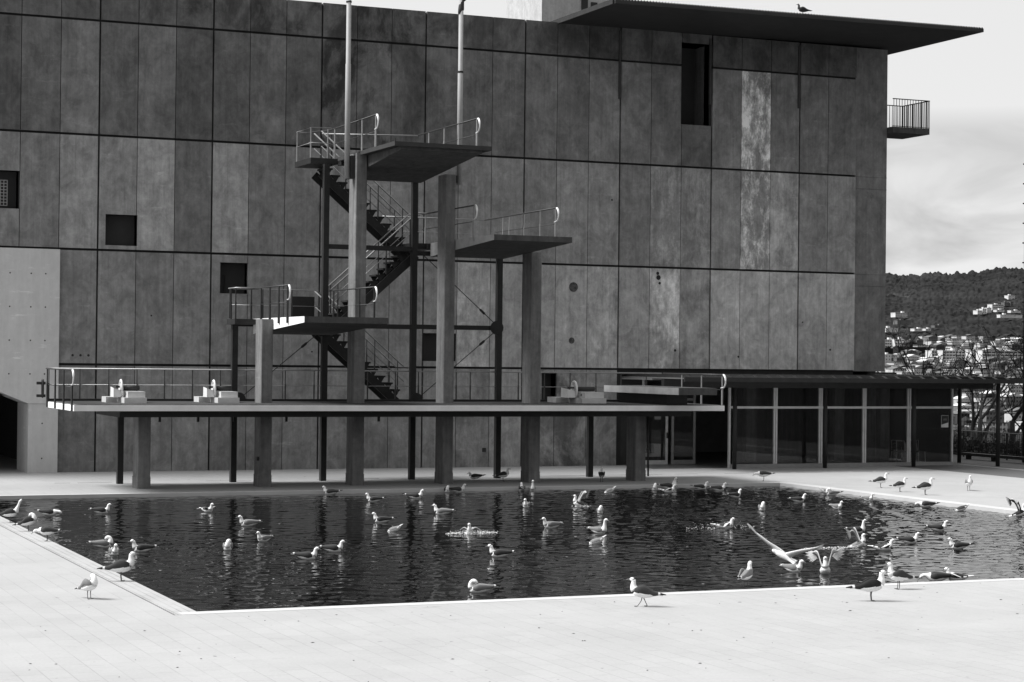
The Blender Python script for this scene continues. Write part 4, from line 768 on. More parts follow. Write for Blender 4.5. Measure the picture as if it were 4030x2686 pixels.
# ================================================================ DIVING TOWER
tower = empty('diving_tower', (20, 55.4, 0))
tag(tower, 'concrete and steel diving tower with three platforms above a long raised deck', 'diving tower')
DZ = 2.39
# columns: front face y=55.2, back y=55.83
for x0, x1, zt in ((12.36, 12.72, 2.2), (27.86, 28.22, 2.2), (15.88, 16.22, 4.80), (18.67, 19.01, 9.69), (21.47, 21.80, 9.2), (24.28, 24.63, 6.97)):
    mb = MB()
    bv = .02
    def ring(z, g=0): return [(x0 - g + bv, 55.2 - g, z), (x1 + g - bv, 55.2 - g, z), (x1 + g, 55.2 - g + bv, z), (x1 + g, 55.83 + g - bv, z), (x1 + g - bv, 55.83 + g, z), (x0 - g + bv, 55.83 + g, z), (x0 - g, 55.83 + g - bv, z), (x0 - g, 55.2 - g + bv, z)]
    mb.loft([[Vector(p) for p in ring(z, g)] for z, g in ((0.0, .012), (.33, .010), (.335, .0), (zt, 0))])
    part('column', mb, M_CONC, tower)
# deck: slab with painted fascia, lower slab set back
mb = MB(); mb.box(10.27, 30.0, 53.5, 57.45, 2.22, DZ)
deck = part('deck', mb, M_CONC, tower)
mb = MB(); mb.box(10.245, 30.0, 53.475, 53.5, 2.215, 2.375); mb.box(10.245, 10.27, 53.5, 57.45, 2.215, 2.375)
mb.box(30.0, 30.02, 53.475, 57.45, 2.215, 2.375)
part('painted_edge', mb, M_FASCIA, deck)
mb = MB(); mb.box(10.4, 29.95, 53.56, 57.44, DZ, DZ + .006); part('deck_surface', mb, plain('dark_deck_mat', .05, .85, 0, .35, 1.5), deck)
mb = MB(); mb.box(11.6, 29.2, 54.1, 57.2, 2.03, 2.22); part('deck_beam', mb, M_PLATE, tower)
mb = MB(); mb.box(10.27, 30.0, 57.45, 57.6, 2.28, 2.46); part('deck_kerb', mb, M_STEEL, tower)
# platforms
def platform(x0, x1, zt, tf, tb, name, white=False, plate=False, mat=M_SLAB):
    y0, y1 = 52.25, 57.3
    mb = MB()
    e = .14 if plate else 0
    z_ = zt - (.12 if plate else 0)
    zs = zt - tf
    mb.hexa([(x0, y0 + e, zs), (x1, y0 + e, zs), (x1, y1, zt - tb), (x0, y1, zt - tb), (x0, y0 + e, z_), (x1, y0 + e, z_), (x1, y1, z_), (x0, y1, z_)])
    p = part(name, mb, mat, tower)
    if plate:
        q = MB(); q.box(x0 - .24, x1 + .24, y0, y1, zt - .12, zt); part('top_plate', q, M_PLATE, p)
    if white:  # left side toned lighter, light from the left put into its colour
        wm = M_FASCIA if zt < 5 else plain('lit_side_grey', .3, .7)
        q = MB(); q.hexa([(x0 - .012, y0 + e, zs + .002), (x0 - .001, y0 + e, zs + .002), (x0 - .001, y1, zt - tb + .002), (x0 - .012, y1, zt - tb + .002), (x0 - .012, y0 + e, z_ - .002), (x0 - .001, y0 + e, z_ - .002), (x0 - .001, y1, z_ - .002), (x0 - .012, y1, z_ - .002)])
        part('lit_side', q, wm, p)
    return p
platform(16.24, 18.66, 4.84, .17, .45, 'low_platform', True)
platform(21.82, 24.26, 7.27, .16, .42, 'middle_platform', True)
platform(19.03, 21.47, 9.76, .20, .66, 'high_platform', False, True)
# short springboard platform at the right of the deck
mb = MB(); mb.box(27.82, 29.1, 52.3, 57.35, 2.72, 2.93); p_ = part('short_platform', mb, M_SLAB, tower)
mb = MB(); mb.box(27.80, 27.82, 52.3, 57.35, 2.722, 2.928); part('lit_side', mb, plain('lit_edge_grey', .33, .6), p_)  # light falling on the left side is put into this grey
mb = MB(); mb.box(28.15, 28.85, 53.7, 57.0, DZ, 2.72); part('platform_support', mb, M_STEEL, tower)
# steel frame posts behind the deck
for x, z0, zt in ((12.36, 0, 2.22), (15.72, 0, 4.7), (18.5, 0, 9.55), (21.35, 0, 9.2), (24.2, 0, 6.98), (27.4, 0, 2.22)):
    mb = MB(); mb.box(x - .085, x + .085, 57.42, 57.60, z0, zt); part('steel_post', mb, M_STEEL, tower)
for x0, x1, z in ((18.585, 21.265, 7.07), (18.585, 21.265, 4.68), (21.435, 24.115, 4.69), (15.8, 18.4, 4.68), (21.435, 24.1, 6.95)):
    mb = MB(); mb.box(x0, x1, 57.44, 57.58, z - .07, z + .07); part('steel_beam', mb, M_STEEL, tower)
# gusset discs and tie rods with turnbuckles
for x, z, r in ((24.1, 4.7, .22), (21.45, 2.46, .2), (18.4, 4.55, .2), (15.85, 2.46, .2)):
    v = [(x + r * math.cos(2 * math.pi * k / 20), y, z + r * math.sin(2 * math.pi * k / 20)) for y in (57.40, 57.43) for k in range(20)]
    mb = MB(); mb.add(v, [tuple(range(20))[::-1], tuple(range(20, 40))] + [(k, (k + 1) % 20, 20 + (k + 1) % 20, 20 + k) for k in range(20)])
    part('gusset_plate', mb, M_STEEL, tower)
for a, b in (((21.5, 7.0), (24.0, 4.85)), ((21.5, 2.5), (24.0, 4.55)), ((18.35, 4.5), (15.9, 2.5))):
    A_, B_ = Vector((a[0], 57.41, a[1])), Vector((b[0], 57.41, b[1]))
    mb = MB(); mb.tube([A_, B_], .013, 6)
    t = part('tie_rod', mb, M_STEEL, tower)
    c1, c2 = A_.lerp(B_, .80 if a[0] > 20 else .17), A_.lerp(B_, .88 if a[0] > 20 else .25)
    mb = MB(); mb.tube([c1, c1.lerp(c2, .2), c1.lerp(c2, .8), c2], [.014, .04, .04, .014], 8); part('turnbuckle', mb, M_STEEL, t)
# stair flights
def flight(xa, za, xb, zb, y0, y1, name='stair_flight'):
    mb = MB()
    for y in (y0, y1): mb.beam((xa, y, za - .36), (xb, y, zb - .36), .05, .25)
    f = part(name, mb, M_STEEL, tower)
    n = max(3, round(abs(zb - za) / .205))
    for k in range(1, n):
        t = k / n; x = xa + (xb - xa) * t; z = za + (zb - za) * t
        s_ = 1 if xb > xa else -1
        q = MB(); q.box(x - .15, x + .15, y0 + .03, y1 - .03, z - .03, z + .02)
        for y in (y0 + .03, y1 - .06): q.prism([(x - .12, z - .02), (x + .12, z - .02), (x, z - .22)], 'y', y, y + .02)
        part('tread', q, M_STEEL, f)
    return f
F1, F2, F3 = (18.7, 4.84, 21.4, 2.52), (18.75, 4.84, 21.5, 7.27), (18.63, 9.72, 21.53, 7.27)
flight(*F1, 58.45, 59.15); flight(*F2, 57.72, 58.40); flight(*F3, 58.45, 59.15)
# landings
for x0, x1, y0, y1, z in ((18.04, 18.9, 57.62, 59.25, 9.74), (18.9, 21.5, 57.3, 57.62, 9.7), (21.3, 22.1, 57.62, 59.25, 7.27), (21.8, 24.3, 57.3, 57.62, 7.24), (16.3, 18.7, 57.62, 59.25, 4.82)):
    mb = MB(); mb.box(x0, x1, y0, y1, z - .17, z); part('landing', mb, M_STEEL, tower)
mb = MB(); mb.box(15.5, 16.22, 56.7, 57.6, 4.66, 4.82); part('landing', mb, M_STEEL, tower)
mb = MB(); mb.box(17.6, 18.3, 57.9, 57.96, 4.85, 5.55); part('landing_screen', mb, M_STEEL, tower)

# railings: a top rail, a thinner middle rail and flat posts
def railing(posts, pts, mid=None, loop=None, mat=M_RAIL, post_mat=M_GALV, r=.021, pw=.05, drop=0.0, parent=None, flat='y'):
    P = parent or tower
    mb = MB(); mb.tube(pts, r, 8)
    top = part('railing', mb, mat, P, True)
    if loop:
        q = MB(); p = Vector(pts[-1]); dx, dy = loop
        arc = [p + Vector((dx * math.sin(t) * .16, dy * math.sin(t) * .16, -.20 + .20 * math.cos(t))) for t in [math.pi * k / 10 for k in range(11)]]
        arc += [arc[-1] + Vector((-dx * .12, -dy * .12, -.01))]
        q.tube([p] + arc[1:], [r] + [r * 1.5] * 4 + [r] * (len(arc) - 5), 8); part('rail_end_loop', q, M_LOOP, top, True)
    if mid:
        q = MB(); q.tube(mid, r * .55, 6); part('middle_rail', q, mat, top, True)
    for (x, y, z0, z1) in posts:
        q = MB(); zm = z0 + (z1 - z0) * .55
        if flat == 'y':
            q.box(x - .018, x + .018, y - pw / 2, y + pw / 2, z0 - drop, zm); q.box(x - .014, x + .014, y - pw / 3, y + pw / 3, zm, z1)
        else:
            q.box(x - pw / 2, x + pw / 2, y - .018, y + .018, z0 - drop, zm); q.box(x - pw / 3, x + pw / 3, y - .014, y + .014, zm, z1)
        part('rail_post', q, post_mat, top)
    return top
# deck railing
H = 3.32
xs = [10.3, 11.18, 12.01, 12.83, 13.64, 14.47, 15.31, 16.4, 17.3, 18.2, 19.9, 20.8, 21.55, 22.8, 23.27, 24.15, 24.9, 25.8, 26.69, 27.6, 28.5, 29.4]
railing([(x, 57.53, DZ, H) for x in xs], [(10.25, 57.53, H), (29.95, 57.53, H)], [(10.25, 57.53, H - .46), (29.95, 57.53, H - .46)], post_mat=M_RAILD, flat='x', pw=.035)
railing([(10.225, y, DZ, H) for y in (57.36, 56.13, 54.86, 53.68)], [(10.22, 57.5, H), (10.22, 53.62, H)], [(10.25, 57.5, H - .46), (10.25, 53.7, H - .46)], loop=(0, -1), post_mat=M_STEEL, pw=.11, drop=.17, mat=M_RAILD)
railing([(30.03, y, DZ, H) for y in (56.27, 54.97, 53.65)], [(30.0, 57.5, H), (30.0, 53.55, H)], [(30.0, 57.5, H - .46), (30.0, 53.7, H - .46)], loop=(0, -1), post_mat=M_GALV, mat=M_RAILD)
# low platform
z = 5.73; mz = 5.25
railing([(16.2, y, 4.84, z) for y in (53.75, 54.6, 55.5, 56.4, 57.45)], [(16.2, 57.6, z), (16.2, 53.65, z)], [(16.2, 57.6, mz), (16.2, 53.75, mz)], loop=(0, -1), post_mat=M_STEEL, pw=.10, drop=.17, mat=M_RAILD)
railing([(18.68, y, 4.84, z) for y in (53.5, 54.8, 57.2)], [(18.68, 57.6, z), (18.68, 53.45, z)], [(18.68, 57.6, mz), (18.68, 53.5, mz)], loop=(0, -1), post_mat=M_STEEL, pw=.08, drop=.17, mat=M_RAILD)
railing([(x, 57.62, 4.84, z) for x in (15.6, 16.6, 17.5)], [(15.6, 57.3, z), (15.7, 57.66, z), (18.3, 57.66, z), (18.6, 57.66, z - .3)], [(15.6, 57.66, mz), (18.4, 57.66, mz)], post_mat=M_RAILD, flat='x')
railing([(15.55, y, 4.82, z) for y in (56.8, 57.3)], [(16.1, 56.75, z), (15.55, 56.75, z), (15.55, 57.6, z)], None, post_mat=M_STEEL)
# middle platform
z = 8.19; mz = 7.72
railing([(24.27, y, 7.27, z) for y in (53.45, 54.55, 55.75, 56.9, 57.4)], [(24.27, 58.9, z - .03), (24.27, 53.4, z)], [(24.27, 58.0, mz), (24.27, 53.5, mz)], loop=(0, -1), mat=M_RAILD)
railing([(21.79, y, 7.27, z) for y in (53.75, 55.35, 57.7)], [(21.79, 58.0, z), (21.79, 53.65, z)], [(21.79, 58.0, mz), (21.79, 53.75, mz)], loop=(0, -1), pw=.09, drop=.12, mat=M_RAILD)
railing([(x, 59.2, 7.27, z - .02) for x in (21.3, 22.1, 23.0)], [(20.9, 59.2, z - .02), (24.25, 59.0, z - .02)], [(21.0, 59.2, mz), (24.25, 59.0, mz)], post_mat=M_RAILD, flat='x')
# high platform
z = 10.66; mz = 10.2
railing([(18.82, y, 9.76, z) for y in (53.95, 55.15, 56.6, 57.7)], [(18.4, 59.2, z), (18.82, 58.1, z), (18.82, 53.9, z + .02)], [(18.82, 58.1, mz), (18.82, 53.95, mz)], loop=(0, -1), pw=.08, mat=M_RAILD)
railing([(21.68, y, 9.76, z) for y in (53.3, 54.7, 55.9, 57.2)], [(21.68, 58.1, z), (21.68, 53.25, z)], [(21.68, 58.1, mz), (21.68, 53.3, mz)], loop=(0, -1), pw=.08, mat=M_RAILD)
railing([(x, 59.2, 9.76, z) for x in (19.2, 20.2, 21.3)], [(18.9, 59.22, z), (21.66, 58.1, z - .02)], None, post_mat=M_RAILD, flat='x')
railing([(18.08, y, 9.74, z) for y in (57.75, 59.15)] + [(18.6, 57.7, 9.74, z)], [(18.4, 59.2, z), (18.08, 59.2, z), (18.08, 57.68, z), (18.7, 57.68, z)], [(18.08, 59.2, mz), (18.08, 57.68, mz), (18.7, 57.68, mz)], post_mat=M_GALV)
# stair hand rails
def stair_rail(F, y, mat):
    xa, za, xb, zb = F
    h = .93
    pts = [(xa, y, za + h), (xb, y, zb + h)]
    ex = .35 * (1 if xb > xa else -1)
    pts += [(xb + ex, y, zb + h)]
    posts = []
    for t in (.08, .36, .64, .92):
        posts.append((xa + (xb - xa) * t, y, za + (zb - za) * t - .1, za + (zb - za) * t + h))
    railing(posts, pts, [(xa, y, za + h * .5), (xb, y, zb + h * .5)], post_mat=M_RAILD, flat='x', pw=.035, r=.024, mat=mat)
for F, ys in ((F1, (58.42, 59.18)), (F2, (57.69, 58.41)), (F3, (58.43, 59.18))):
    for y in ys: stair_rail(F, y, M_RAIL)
# hooks under the deck
for x in (13.4, 14.53, 15.61, 17.2, 20.1):
    mb = MB(); mb.box(x - .03, x + .03, 57.0, 57.08, 1.8, 2.03); part('hook', mb, M_STEEL, tower)
mb = MB(); mb.tube([(28.28, 55.14, .15), (28.25, 55.12, 1.2), (28.25, 55.14, 2.2)], .03, 8); part('downpipe', mb, M_STEEL, tower, True)
mb = MB(); mb.box(16.0 - .18, 15.87, 55.3, 55.45, .75, .85); part('bracket', mb, M_STEEL, tower)
# winch wheel on the outer left corner
mb = MB(); mb.tube([(10.12, 57.5 + .04 * math.cos(t) , 2.75 + .24 * math.sin(t)) for t in [2 * math.pi * k / 16 for k in range(17)]], .035, 6); mb.box(9.95, 10.2, 57.46, 57.54, 2.86, 2.94); mb.box(9.95, 10.2, 57.46, 57.54, 2.5, 2.58)
part('bracket', mb, M_STEEL, tower)

# tall pale poles clamped to the tower columns
for (x, y, z0, z1, lab, right) in ((18.46, 55.42, 8.95, 19.5, 'tall pale pole clamped to the left side of the high platform', False), (22.02, 55.5, 8.93, 15.0, 'tall pale pole right of the high platform with a dark fitting on top', True)):
    p_ = empty('mast', (x, y, z0)); tag(p_, lab, 'pole', 'poles on the diving tower')
    mb = MB(); mb.tube([(x, y, z0), (x, y, 12.3), (x, y, 12.31), (x, y, z1)], [.08, .08, .07, .07], 16); part('pole', mb, M_POLE, p_, True)
    mb = MB()
    if not right: mb.box(x + .085, 18.665, y - .12, y + .12, 8.95, 9.62)
    else: mb.box(21.805, x - .085, y - .1, y + .1, 8.98, 9.2)
    part('clamp', mb, M_STEEL, p_)
    if right:
        mb = MB(); mb.tube([(x, y, 12.28), (x, y, 12.34)], .085, 16); mb.tube([(x + .06, y, 12.3), (x + .06, y, 14.4)], .012, 6); part('collar', mb, M_STEEL, p_)
        mb = MB(); mb.tube([(x - .05, y, 14.05), (x, y, 14.2), (x + .02, y, 14.45), (x + .1, y, 14.55), (x + .16, y, 14.6)], [.05, .09, .075, .09, .06], 10); part('fitting', mb, M_BLACK, p_, True)
    else:
        mb = MB(); mb.tube([(x, y, 14.1), (x, y, 14.14)], .085, 16); part('collar', mb, M_STEEL, p_)

# ================================================================ SPRINGBOARD STANDS on the deck
def stand(cx, cy, front=True):
    s_ = empty('springboard_stand', (cx, cy, DZ))
    b = MB(); b.box(cx - .6, cx + .35, cy + .35, cy + 1.15, DZ, DZ + .18); part('rear_block', b, M_STAND, s_)
    b = MB(); b.box(cx - .15, cx + .72, cy - .9, cy + .30, DZ, DZ + .17); part('base_block', b, M_STAND, s_)
    b = MB(); b.box(cx + .02, cx + .70, cy - .72, cy + .2, DZ + .175, DZ + .36)
    u = part('upper_block', b, M_STAND, s_)
    b = MB(); b.tube([(cx + .015, cy - .4, DZ + .27), (cx + .025, cy - .4, DZ + .27)], .04, 10); part('socket', b, M_BLACK, u)
    b = MB(); b.tube([(cx + .02, cy - .1, DZ + .5), (cx + .02, cy - .099, DZ + .5)], .1, 10)
    b = MB(); b.tube([(cx - .02, cy - .1, DZ + .46), (cx + .6, cy - .1, DZ + .46)], .075, 14); part('roller', b, M_BLACK, s_, True)
    b = MB()
    b.tube([(cx - .12 + .0, cy - .1 + .24 * math.cos(t), DZ + .44 + .26 * math.sin(t)) for t in [2 * math.pi * k / 20 for k in range(21)]], .04, 8)
    w_ = part('wheel', b, M_WHITE, s_, True)
    b = MB(); b.tube([(cx - .14, cy - .1, DZ + .44), (cx - .10, cy - .1, DZ + .44)], .17, 20); part('wheel_disc', b, M_STAND, w_)
    b = MB(); b.hexa([(cx - .44, cy - .3, DZ + .18), (cx - .16, cy - .3, DZ + .18), (cx - .16, cy + .3, DZ + .18), (cx - .44, cy + .3, DZ + .18), (cx - .44, cy - .28, DZ + .46), (cx - .16, cy - .28, DZ + .40), (cx - .16, cy + .28, DZ + .40), (cx - .44, cy + .28, DZ + .50)])
    part('bearing_block', b, M_WHITE, s_)
    b = MB(); b.box(cx - .36, cx - .2, cy - .32, cy - .1, DZ + .47, DZ + .53); part('cap', b, M_BLACK, s_)
    return s_
s0 = stand(12.02, 55.6); s0.scale = (.72, .72, .9); s1 = dup(s0, (14.75, 55.9, DZ)); s2 = dup(s0, (26.2, 56.0, DZ)); s2.scale = (.95, .8, .95)
for s_, l in ((s0, 'white springboard stand with black roller, leftmost on the deck'), (s1, 'white springboard stand with black roller beside the leftmost upper steel post'), (s2, 'white springboard stand right of the last upper column, by the short platform')):
    tag(s_, l, 'springboard stand', 'springboard stands on the deck')
# climbing mast with step pegs at the right edge
cm = empty('climbing_mast', (47.83, 62, 0)); tag(cm, 'dark mast with step pegs at the right edge of the photo', 'mast')
mb = MB(); mb.tube([(47.86, 62, .004), (47.84, 62, 11.5)], [.12, .09], 12); part('pole', mb, M_STEEL, cm, True)
for k in range(12):
    mb = MB(); z = 3.1 + .75 * k; mb.tube([(47.80, 62, z), (47.66, 62, z)], .03, 6); part('step_peg', mb, M_STEEL, cm)
# ================================================================ GULLS
M_GULL = attr_mat('gull_plumage')
M_BEAK = plain('beak', .16, .4)
M_LEG = plain('gull_leg', .09, .5)
def catmull(P, n=3):
    out = []
    for i in range(len(P) - 1):
        p0 = P[max(i - 1, 0)]; p1 = P[i]; p2 = P[i + 1]; p3 = P[min(i + 2, len(P) - 1)]
        for k in range(n):
            t = k / n
            out.append([.5 * ((2 * b) + (-a + c) * t + (2 * a - 5 * b + 4 * c - d) * t * t + (-a + 3 * b - 3 * c + d) * t ** 3) for a, b, c, d in zip(p0, p1, p2, p3)])
    out.append(list(P[-1])); return out
WHITE, BACK = .80, {'d': .045, 'p': .20, 'k': .018}
def gull_meshes(pose, tone):
    """spine stations: x (forward), y, z, half width, half height; the wing tops are tinted by station and angle"""
    bk = BACK[tone]
    stand = pose in ('stand', 'stretch', 'sttuck', 'stlow', 'walk')
    TAIL = [(-.30, 0, .075, .022, .006), (-.22, 0, .065, .032, .014), (-.14, 0, .05, .06, .04), (-.04, 0, .035, .083, .068), (.06, 0, .035, .085, .078), (.125, 0, .055, .062, .066)]
    neck = [(.155, 0, .10, .042, .046), (.165, 0, .145, .033, .035), (.178, 0, .178, .034, .034), (.20, 0, .187, .033, .031), (.222, 0, .182, .022, .020), (.232, 0, .180, .012, .012)]
    if pose in ('tall',): 
        TAIL = [(x, y, z, a, b) for x, y, z, a, b in TAIL]
        neck = [(.14, 0, .11, .046, .05), (.145, 0, .17, .034, .036), (.152, 0, .225, .030, .031), (.165, 0, .262, .034, .033), (.187, 0, .272, .033, .031), (.208, 0, .267, .020, .019), (.218, 0, .264, .012, .012)]
    if pose == 'stretch':
        neck = [(.16, 0, .10, .045, .045), (.20, 0, .15, .03, .032), (.235, 0, .20, .027, .028), (.26, 0, .235, .031, .03), (.285, 0, .255, .03, .027), (.305, 0, .27, .018, .016), (.312, 0, .276, .012, .011)]
    if pose in ('tuck', 'sttuck'):
        neck = [(.145, 0, .10, .05, .05), (.14, .01, .145, .040, .038), (.11, .02, .168, .038, .036), (.08, .035, .160, .036, .034), (.055, .05, .142, .022, .022), (.048, .055, .135, .014, .013)]
    if pose in ('low', 'stlow'):
        neck = [(.165, 0, .065, .045, .045), (.20, 0, .07, .034, .034), (.235, 0, .065, .034, .033), (.26, 0, .052, .032, .03), (.28, 0, .035, .02, .019), (.286, 0, .03, .012, .012)]
        if pose == 'stlow': neck = [(x, y, z - .03, a, b) for x, y, z, a, b in neck]
    if pose == 'restl':
        neck = [(.15, 0, .09, .046, .05), (.155, 0, .12, .036, .037), (.165, 0, .142, .035, .034), (.19, 0, .148, .032, .03), (.21, 0, .143, .02, .019), (.218, 0, .14, .012, .011)]
    if pose == 'dip':
        TAIL = [(-.20, 0, .16, .02, .006), (-.15, 0, .125, .032, .018), (-.09, 0, .075, .06, .045), (-.01, 0, .035, .08, .068), (.07, 0, .01, .075, .065), (.12, 0, -.02, .05, .05)]
        neck = [(.15, 0, -.05, .035, .035), (.17, 0, -.07, .03, .03)]
    if pose == 'fly':
        TAIL = [(-.30, 0, .0, .09, .006), (-.22, 0, .0, .06, .012), (-.14, 0, .0, .048, .035), (-.04, 0, -.002, .06, .055), (.06, 0, 0, .058, .055), (.13, 0, .005, .045, .045)]
        neck = [(.17, 0, .01, .036, .036), (.21, 0, .015, .034, .033), (.24, 0, .015, .03, .029), (.262, 0, .01, .018, .017), (.27, 0, .008, .012, .011)]
    S = catmull([list(p) for p in TAIL + neck], 3)
    if stand:
        a = rad(14 if pose in ('stand', 'walk', 'stretch') else 22 if pose == 'sttuck' else 4)
        lift = .205
        for p in S:
            x, z = p[0], p[2] - .04
            p[0] = x * math.cos(a) - z * math.sin(a); p[2] = x * math.sin(a) + z * math.cos(a) + lift
    nb = 3 * len(TAIL) - 2
    n = 12; rings = []
    for i, p in enumerate(S):
        q0 = S[max(i - 1, 0)]; q1 = S[min(i + 1, len(S) - 1)]
        d = Vector((q1[0] - q0[0], q1[1] - q0[1], q1[2] - q0[2])).normalized()
        sd = Vector((0, 1, 0)); sd = (sd - d * sd.dot(d)).normalized(); up = d.cross(sd) * -1
        if up.z < 0 and abs(d.z) < .7: up = -up
        if abs(d.z) >= .7: up = Vector((-1, 0, 0)) * (1 if d.z > 0 else -1) if False else d.cross(sd) * -1
        c = Vector(p[:3])
        rings.append([c + sd * p[3] * math.cos(2 * math.pi * k / n) + up * p[4] * math.sin(2 * math.pi * k / n) for k in range(n)])
    b = MB()
    zsort = {}
    def tone_f(i, k):
        if i < nb:
            zz = (rings[i][k].z + rings[i + 1][k].z + rings[i][(k + 1) % n].z + rings[i + 1][(k + 1) % n].z) / 4 - (S[i][2] + S[i + 1][2]) / 2
            if zz > .012 * (1 if i > 4 else 0) and 4 <= i < nb - 1: return bk
        return WHITE
    b.loft(rings, 0, tone_f)
    # wings belong to the body mesh
    def wing(st, thick=.012, tipk=.72, under=None):
        """stations: centre (x,y,z), chord half-length, chord direction (x,z)"""
        st = catmull([list(s_) for s_ in st], 3)
        rr = []
        for j, s_ in enumerate(st):
            c = Vector(s_[:3]); ch = s_[3]; d = Vector((s_[4], 0, s_[5])); d.normalize()
            q0 = Vector(st[max(j - 1, 0)][:3]); q1 = Vector(st[min(j + 1, len(st) - 1)][:3]); sp = (q1 - q0).normalized()
            nn = d.cross(sp).normalized(); th = thick * (1 - .6 * j / len(st))
            rr.append([c + d * ch, c + d * ch * .5 + nn * th, c - d * ch * .2 + nn * th * .8, c - d * ch, c - d * ch * .2 - nn * th * .4, c + d * ch * .5 - nn * th * .6])
        m = len(rr)
        def tf(i, k):
            if i > m * tipk: return .02 if tone != 'p' or under is None else .35
            if under is not None and k in (3, 4, 5): return under
            if k in (0, 5) and i < m * tipk: return .55
            return bk if under is None or k in (0, 1, 2) else under
        b.loft(rr, 0, tf)
    sh = S[nb - 3]; sx, sz = sh[0], sh[2]
    if pose in ('wingup', 'halfw', 'bathe', 'fly'):
        for s_ in (-1, 1):
            if pose == 'wingup':
                k = 1 if s_ > 0 else .9
                W = [(.04, s_ * .05, .06, .06, .6, .6), (.05, s_ * .08, .20 * k, .045, .4, .8), (.04, s_ * .115, .33 * k, .045, .35, .9), (.01, s_ * .15, .37 * k, .04, .3, 1), (.0, s_ * .185, .375 * k, .022, .3, 1), (-.01, s_ * .21, .37 * k, .008, .3, 1)]
                wing(W, .010, .85, .55)
                for q in range(11):       # spread primaries fanning out from the wrist
                    t = q / 10; a_ = .62 - 1.25 * t
                    c0 = Vector((-.01 - .03 * t, s_ * (.125 + .05 * (1 - t)), .375 * k - .075 * t))
                    d_ = Vector((-.25, s_ * math.cos(a_), math.sin(a_))).normalized()
                    sd_ = d_.cross(Vector((1, 0, 0))).normalized(); L_ = (.15 + .07 * (1 - t)) * (1 if q % 2 else .86)
                    b.add([c0 - sd_ * .009, c0 + sd_ * .009, c0 + d_ * L_ * .65 + sd_ * .009, c0 + d_ * L_, c0 + d_ * L_ * .65 - sd_ * .007], [(0, 1, 2, 3, 4)], 0, .6 if tone == 'p' else .05)
            elif pose == 'halfw':
                W = [(.05, s_ * .05, .07, .07, 1, 0), (.07, s_ * .13, .105, .065, 1, .1), (.04, s_ * .21, .10, .055, 1, .2), (-.03, s_ * .29, .075, .04, 1, .2), (-.10, s_ * .36, .05, .01, 1, .2)]
                wing(W, .014, .7, .6)
            elif pose == 'bathe':
                W = [(.05, s_ * .05, .06, .07, 1, 0), (.06, s_ * .12, .10, .06, 1, .2), (.03, s_ * .18, .075, .05, 1, .3), (-.02, s_ * .24, .03, .03, 1, .3)]
                wing(W, .02, .95, .6)
            elif pose == 'fly':
                z1, z2, z3 = (.10, .27, .40) if s_ > 0 else (.05, .10, .17)
                W = [(.05, s_ * .03, .02, .085, 1, 0), (.09, s_ * .16, z1, .075, 1, 0), (.10, s_ * .30, z2 * .82, .065, 1, 0), (.04, s_ * .46, z2 * 1.15, .05, 1, .1), (-.05, s_ * .60, z3, .03, 1, .1), (-.10, s_ * .68, z3 * 1.06, .006, 1, .1)]
                wing(W, .012, .95, .6)
    elif pose != 'dip':
        for s_ in (-1, 1):      # folded wings: flattened lofts along the flanks, black crossed tips
            a0 = [(sx + .035, s_ * .055, sz + .012), (sx - .03, s_ * .078, sz + .026), (sx - .12, s_ * .072, sz + .03), (-.16, s_ * .045, .072), (-.26, s_ * .022, .088), (-.345, s_ * .012, .098)]
            if stand:
                a = rad(14 if pose in ('stand', 'walk', 'stretch') else 22 if pose == 'sttuck' else 4)
                for j in (3, 4, 5):
                    x, z = a0[j][0], a0[j][2] - .04; a0[j] = (x * math.cos(a) - z * math.sin(a), a0[j][1], x * math.sin(a) + z * math.cos(a) + .205)
            rad_ = [(.012, .03), (.02, .055), (.02, .052), (.018, .035), (.012, .016), (.004, .005)]
            C_ = catmull([list(p) + list(r_) for p, r_ in zip(a0, rad_)], 3)
            rr = []
            for p in C_:
                c = Vector(p[:3]); rr.append([c + Vector((0, p[3] * math.cos(2 * math.pi * k / 8), p[4] * math.sin(2 * math.pi * k / 8))) for k in range(8)])
            m = len(rr)
            b.loft(rr, 0, lambda i, k: (.018 if i > m * .74 else .62 if m * .66 < i <= m * .74 else bk))
    body = b.mesh('gull_body_' + pose + tone, M_GULL, True)
    hd = S[-1]; hp = S[-4]
    d = Vector((hd[0] - hp[0], hd[1] - hp[1], hd[2] - hp[2])); 
    if d.length < 1e-5: d = Vector((1, 0, 0))
    d.normalize(); d.z -= .12; d.normalize(); c = Vector(hd[:3])
    beak = None
    if pose != 'dip':
        q = MB(); q.tube([c - d * .012, c + d * .02, c + d * .045, c + d * .056 + Vector((0, 0, -.008))], [.0115, .009, .006, .002], 7); beak = q.mesh('beak', M_BEAK, True)
    legs = []
    if stand:
        for s_ in (-1, 1):
            q = MB(); fx = 0 if pose != 'walk' else (.07 * s_); hx = .0
            q.tube([(hx, s_ * .03, .155), (hx + fx * .35 - .008, s_ * .03, .085), (hx + fx, s_ * .032, .006)], [.010, .0065, .0055], 6)
            for t in (-.5, 0, .5):
                q.tube([(hx + fx, s_ * .032, .006), (hx + fx + .05 * math.cos(t), s_ * .032 + .05 * math.sin(t), .004)], [.006, .003], 5)
            legs.append(q.mesh('leg', M_LEG, False))
    return body, beak, legs
CACHE = {}
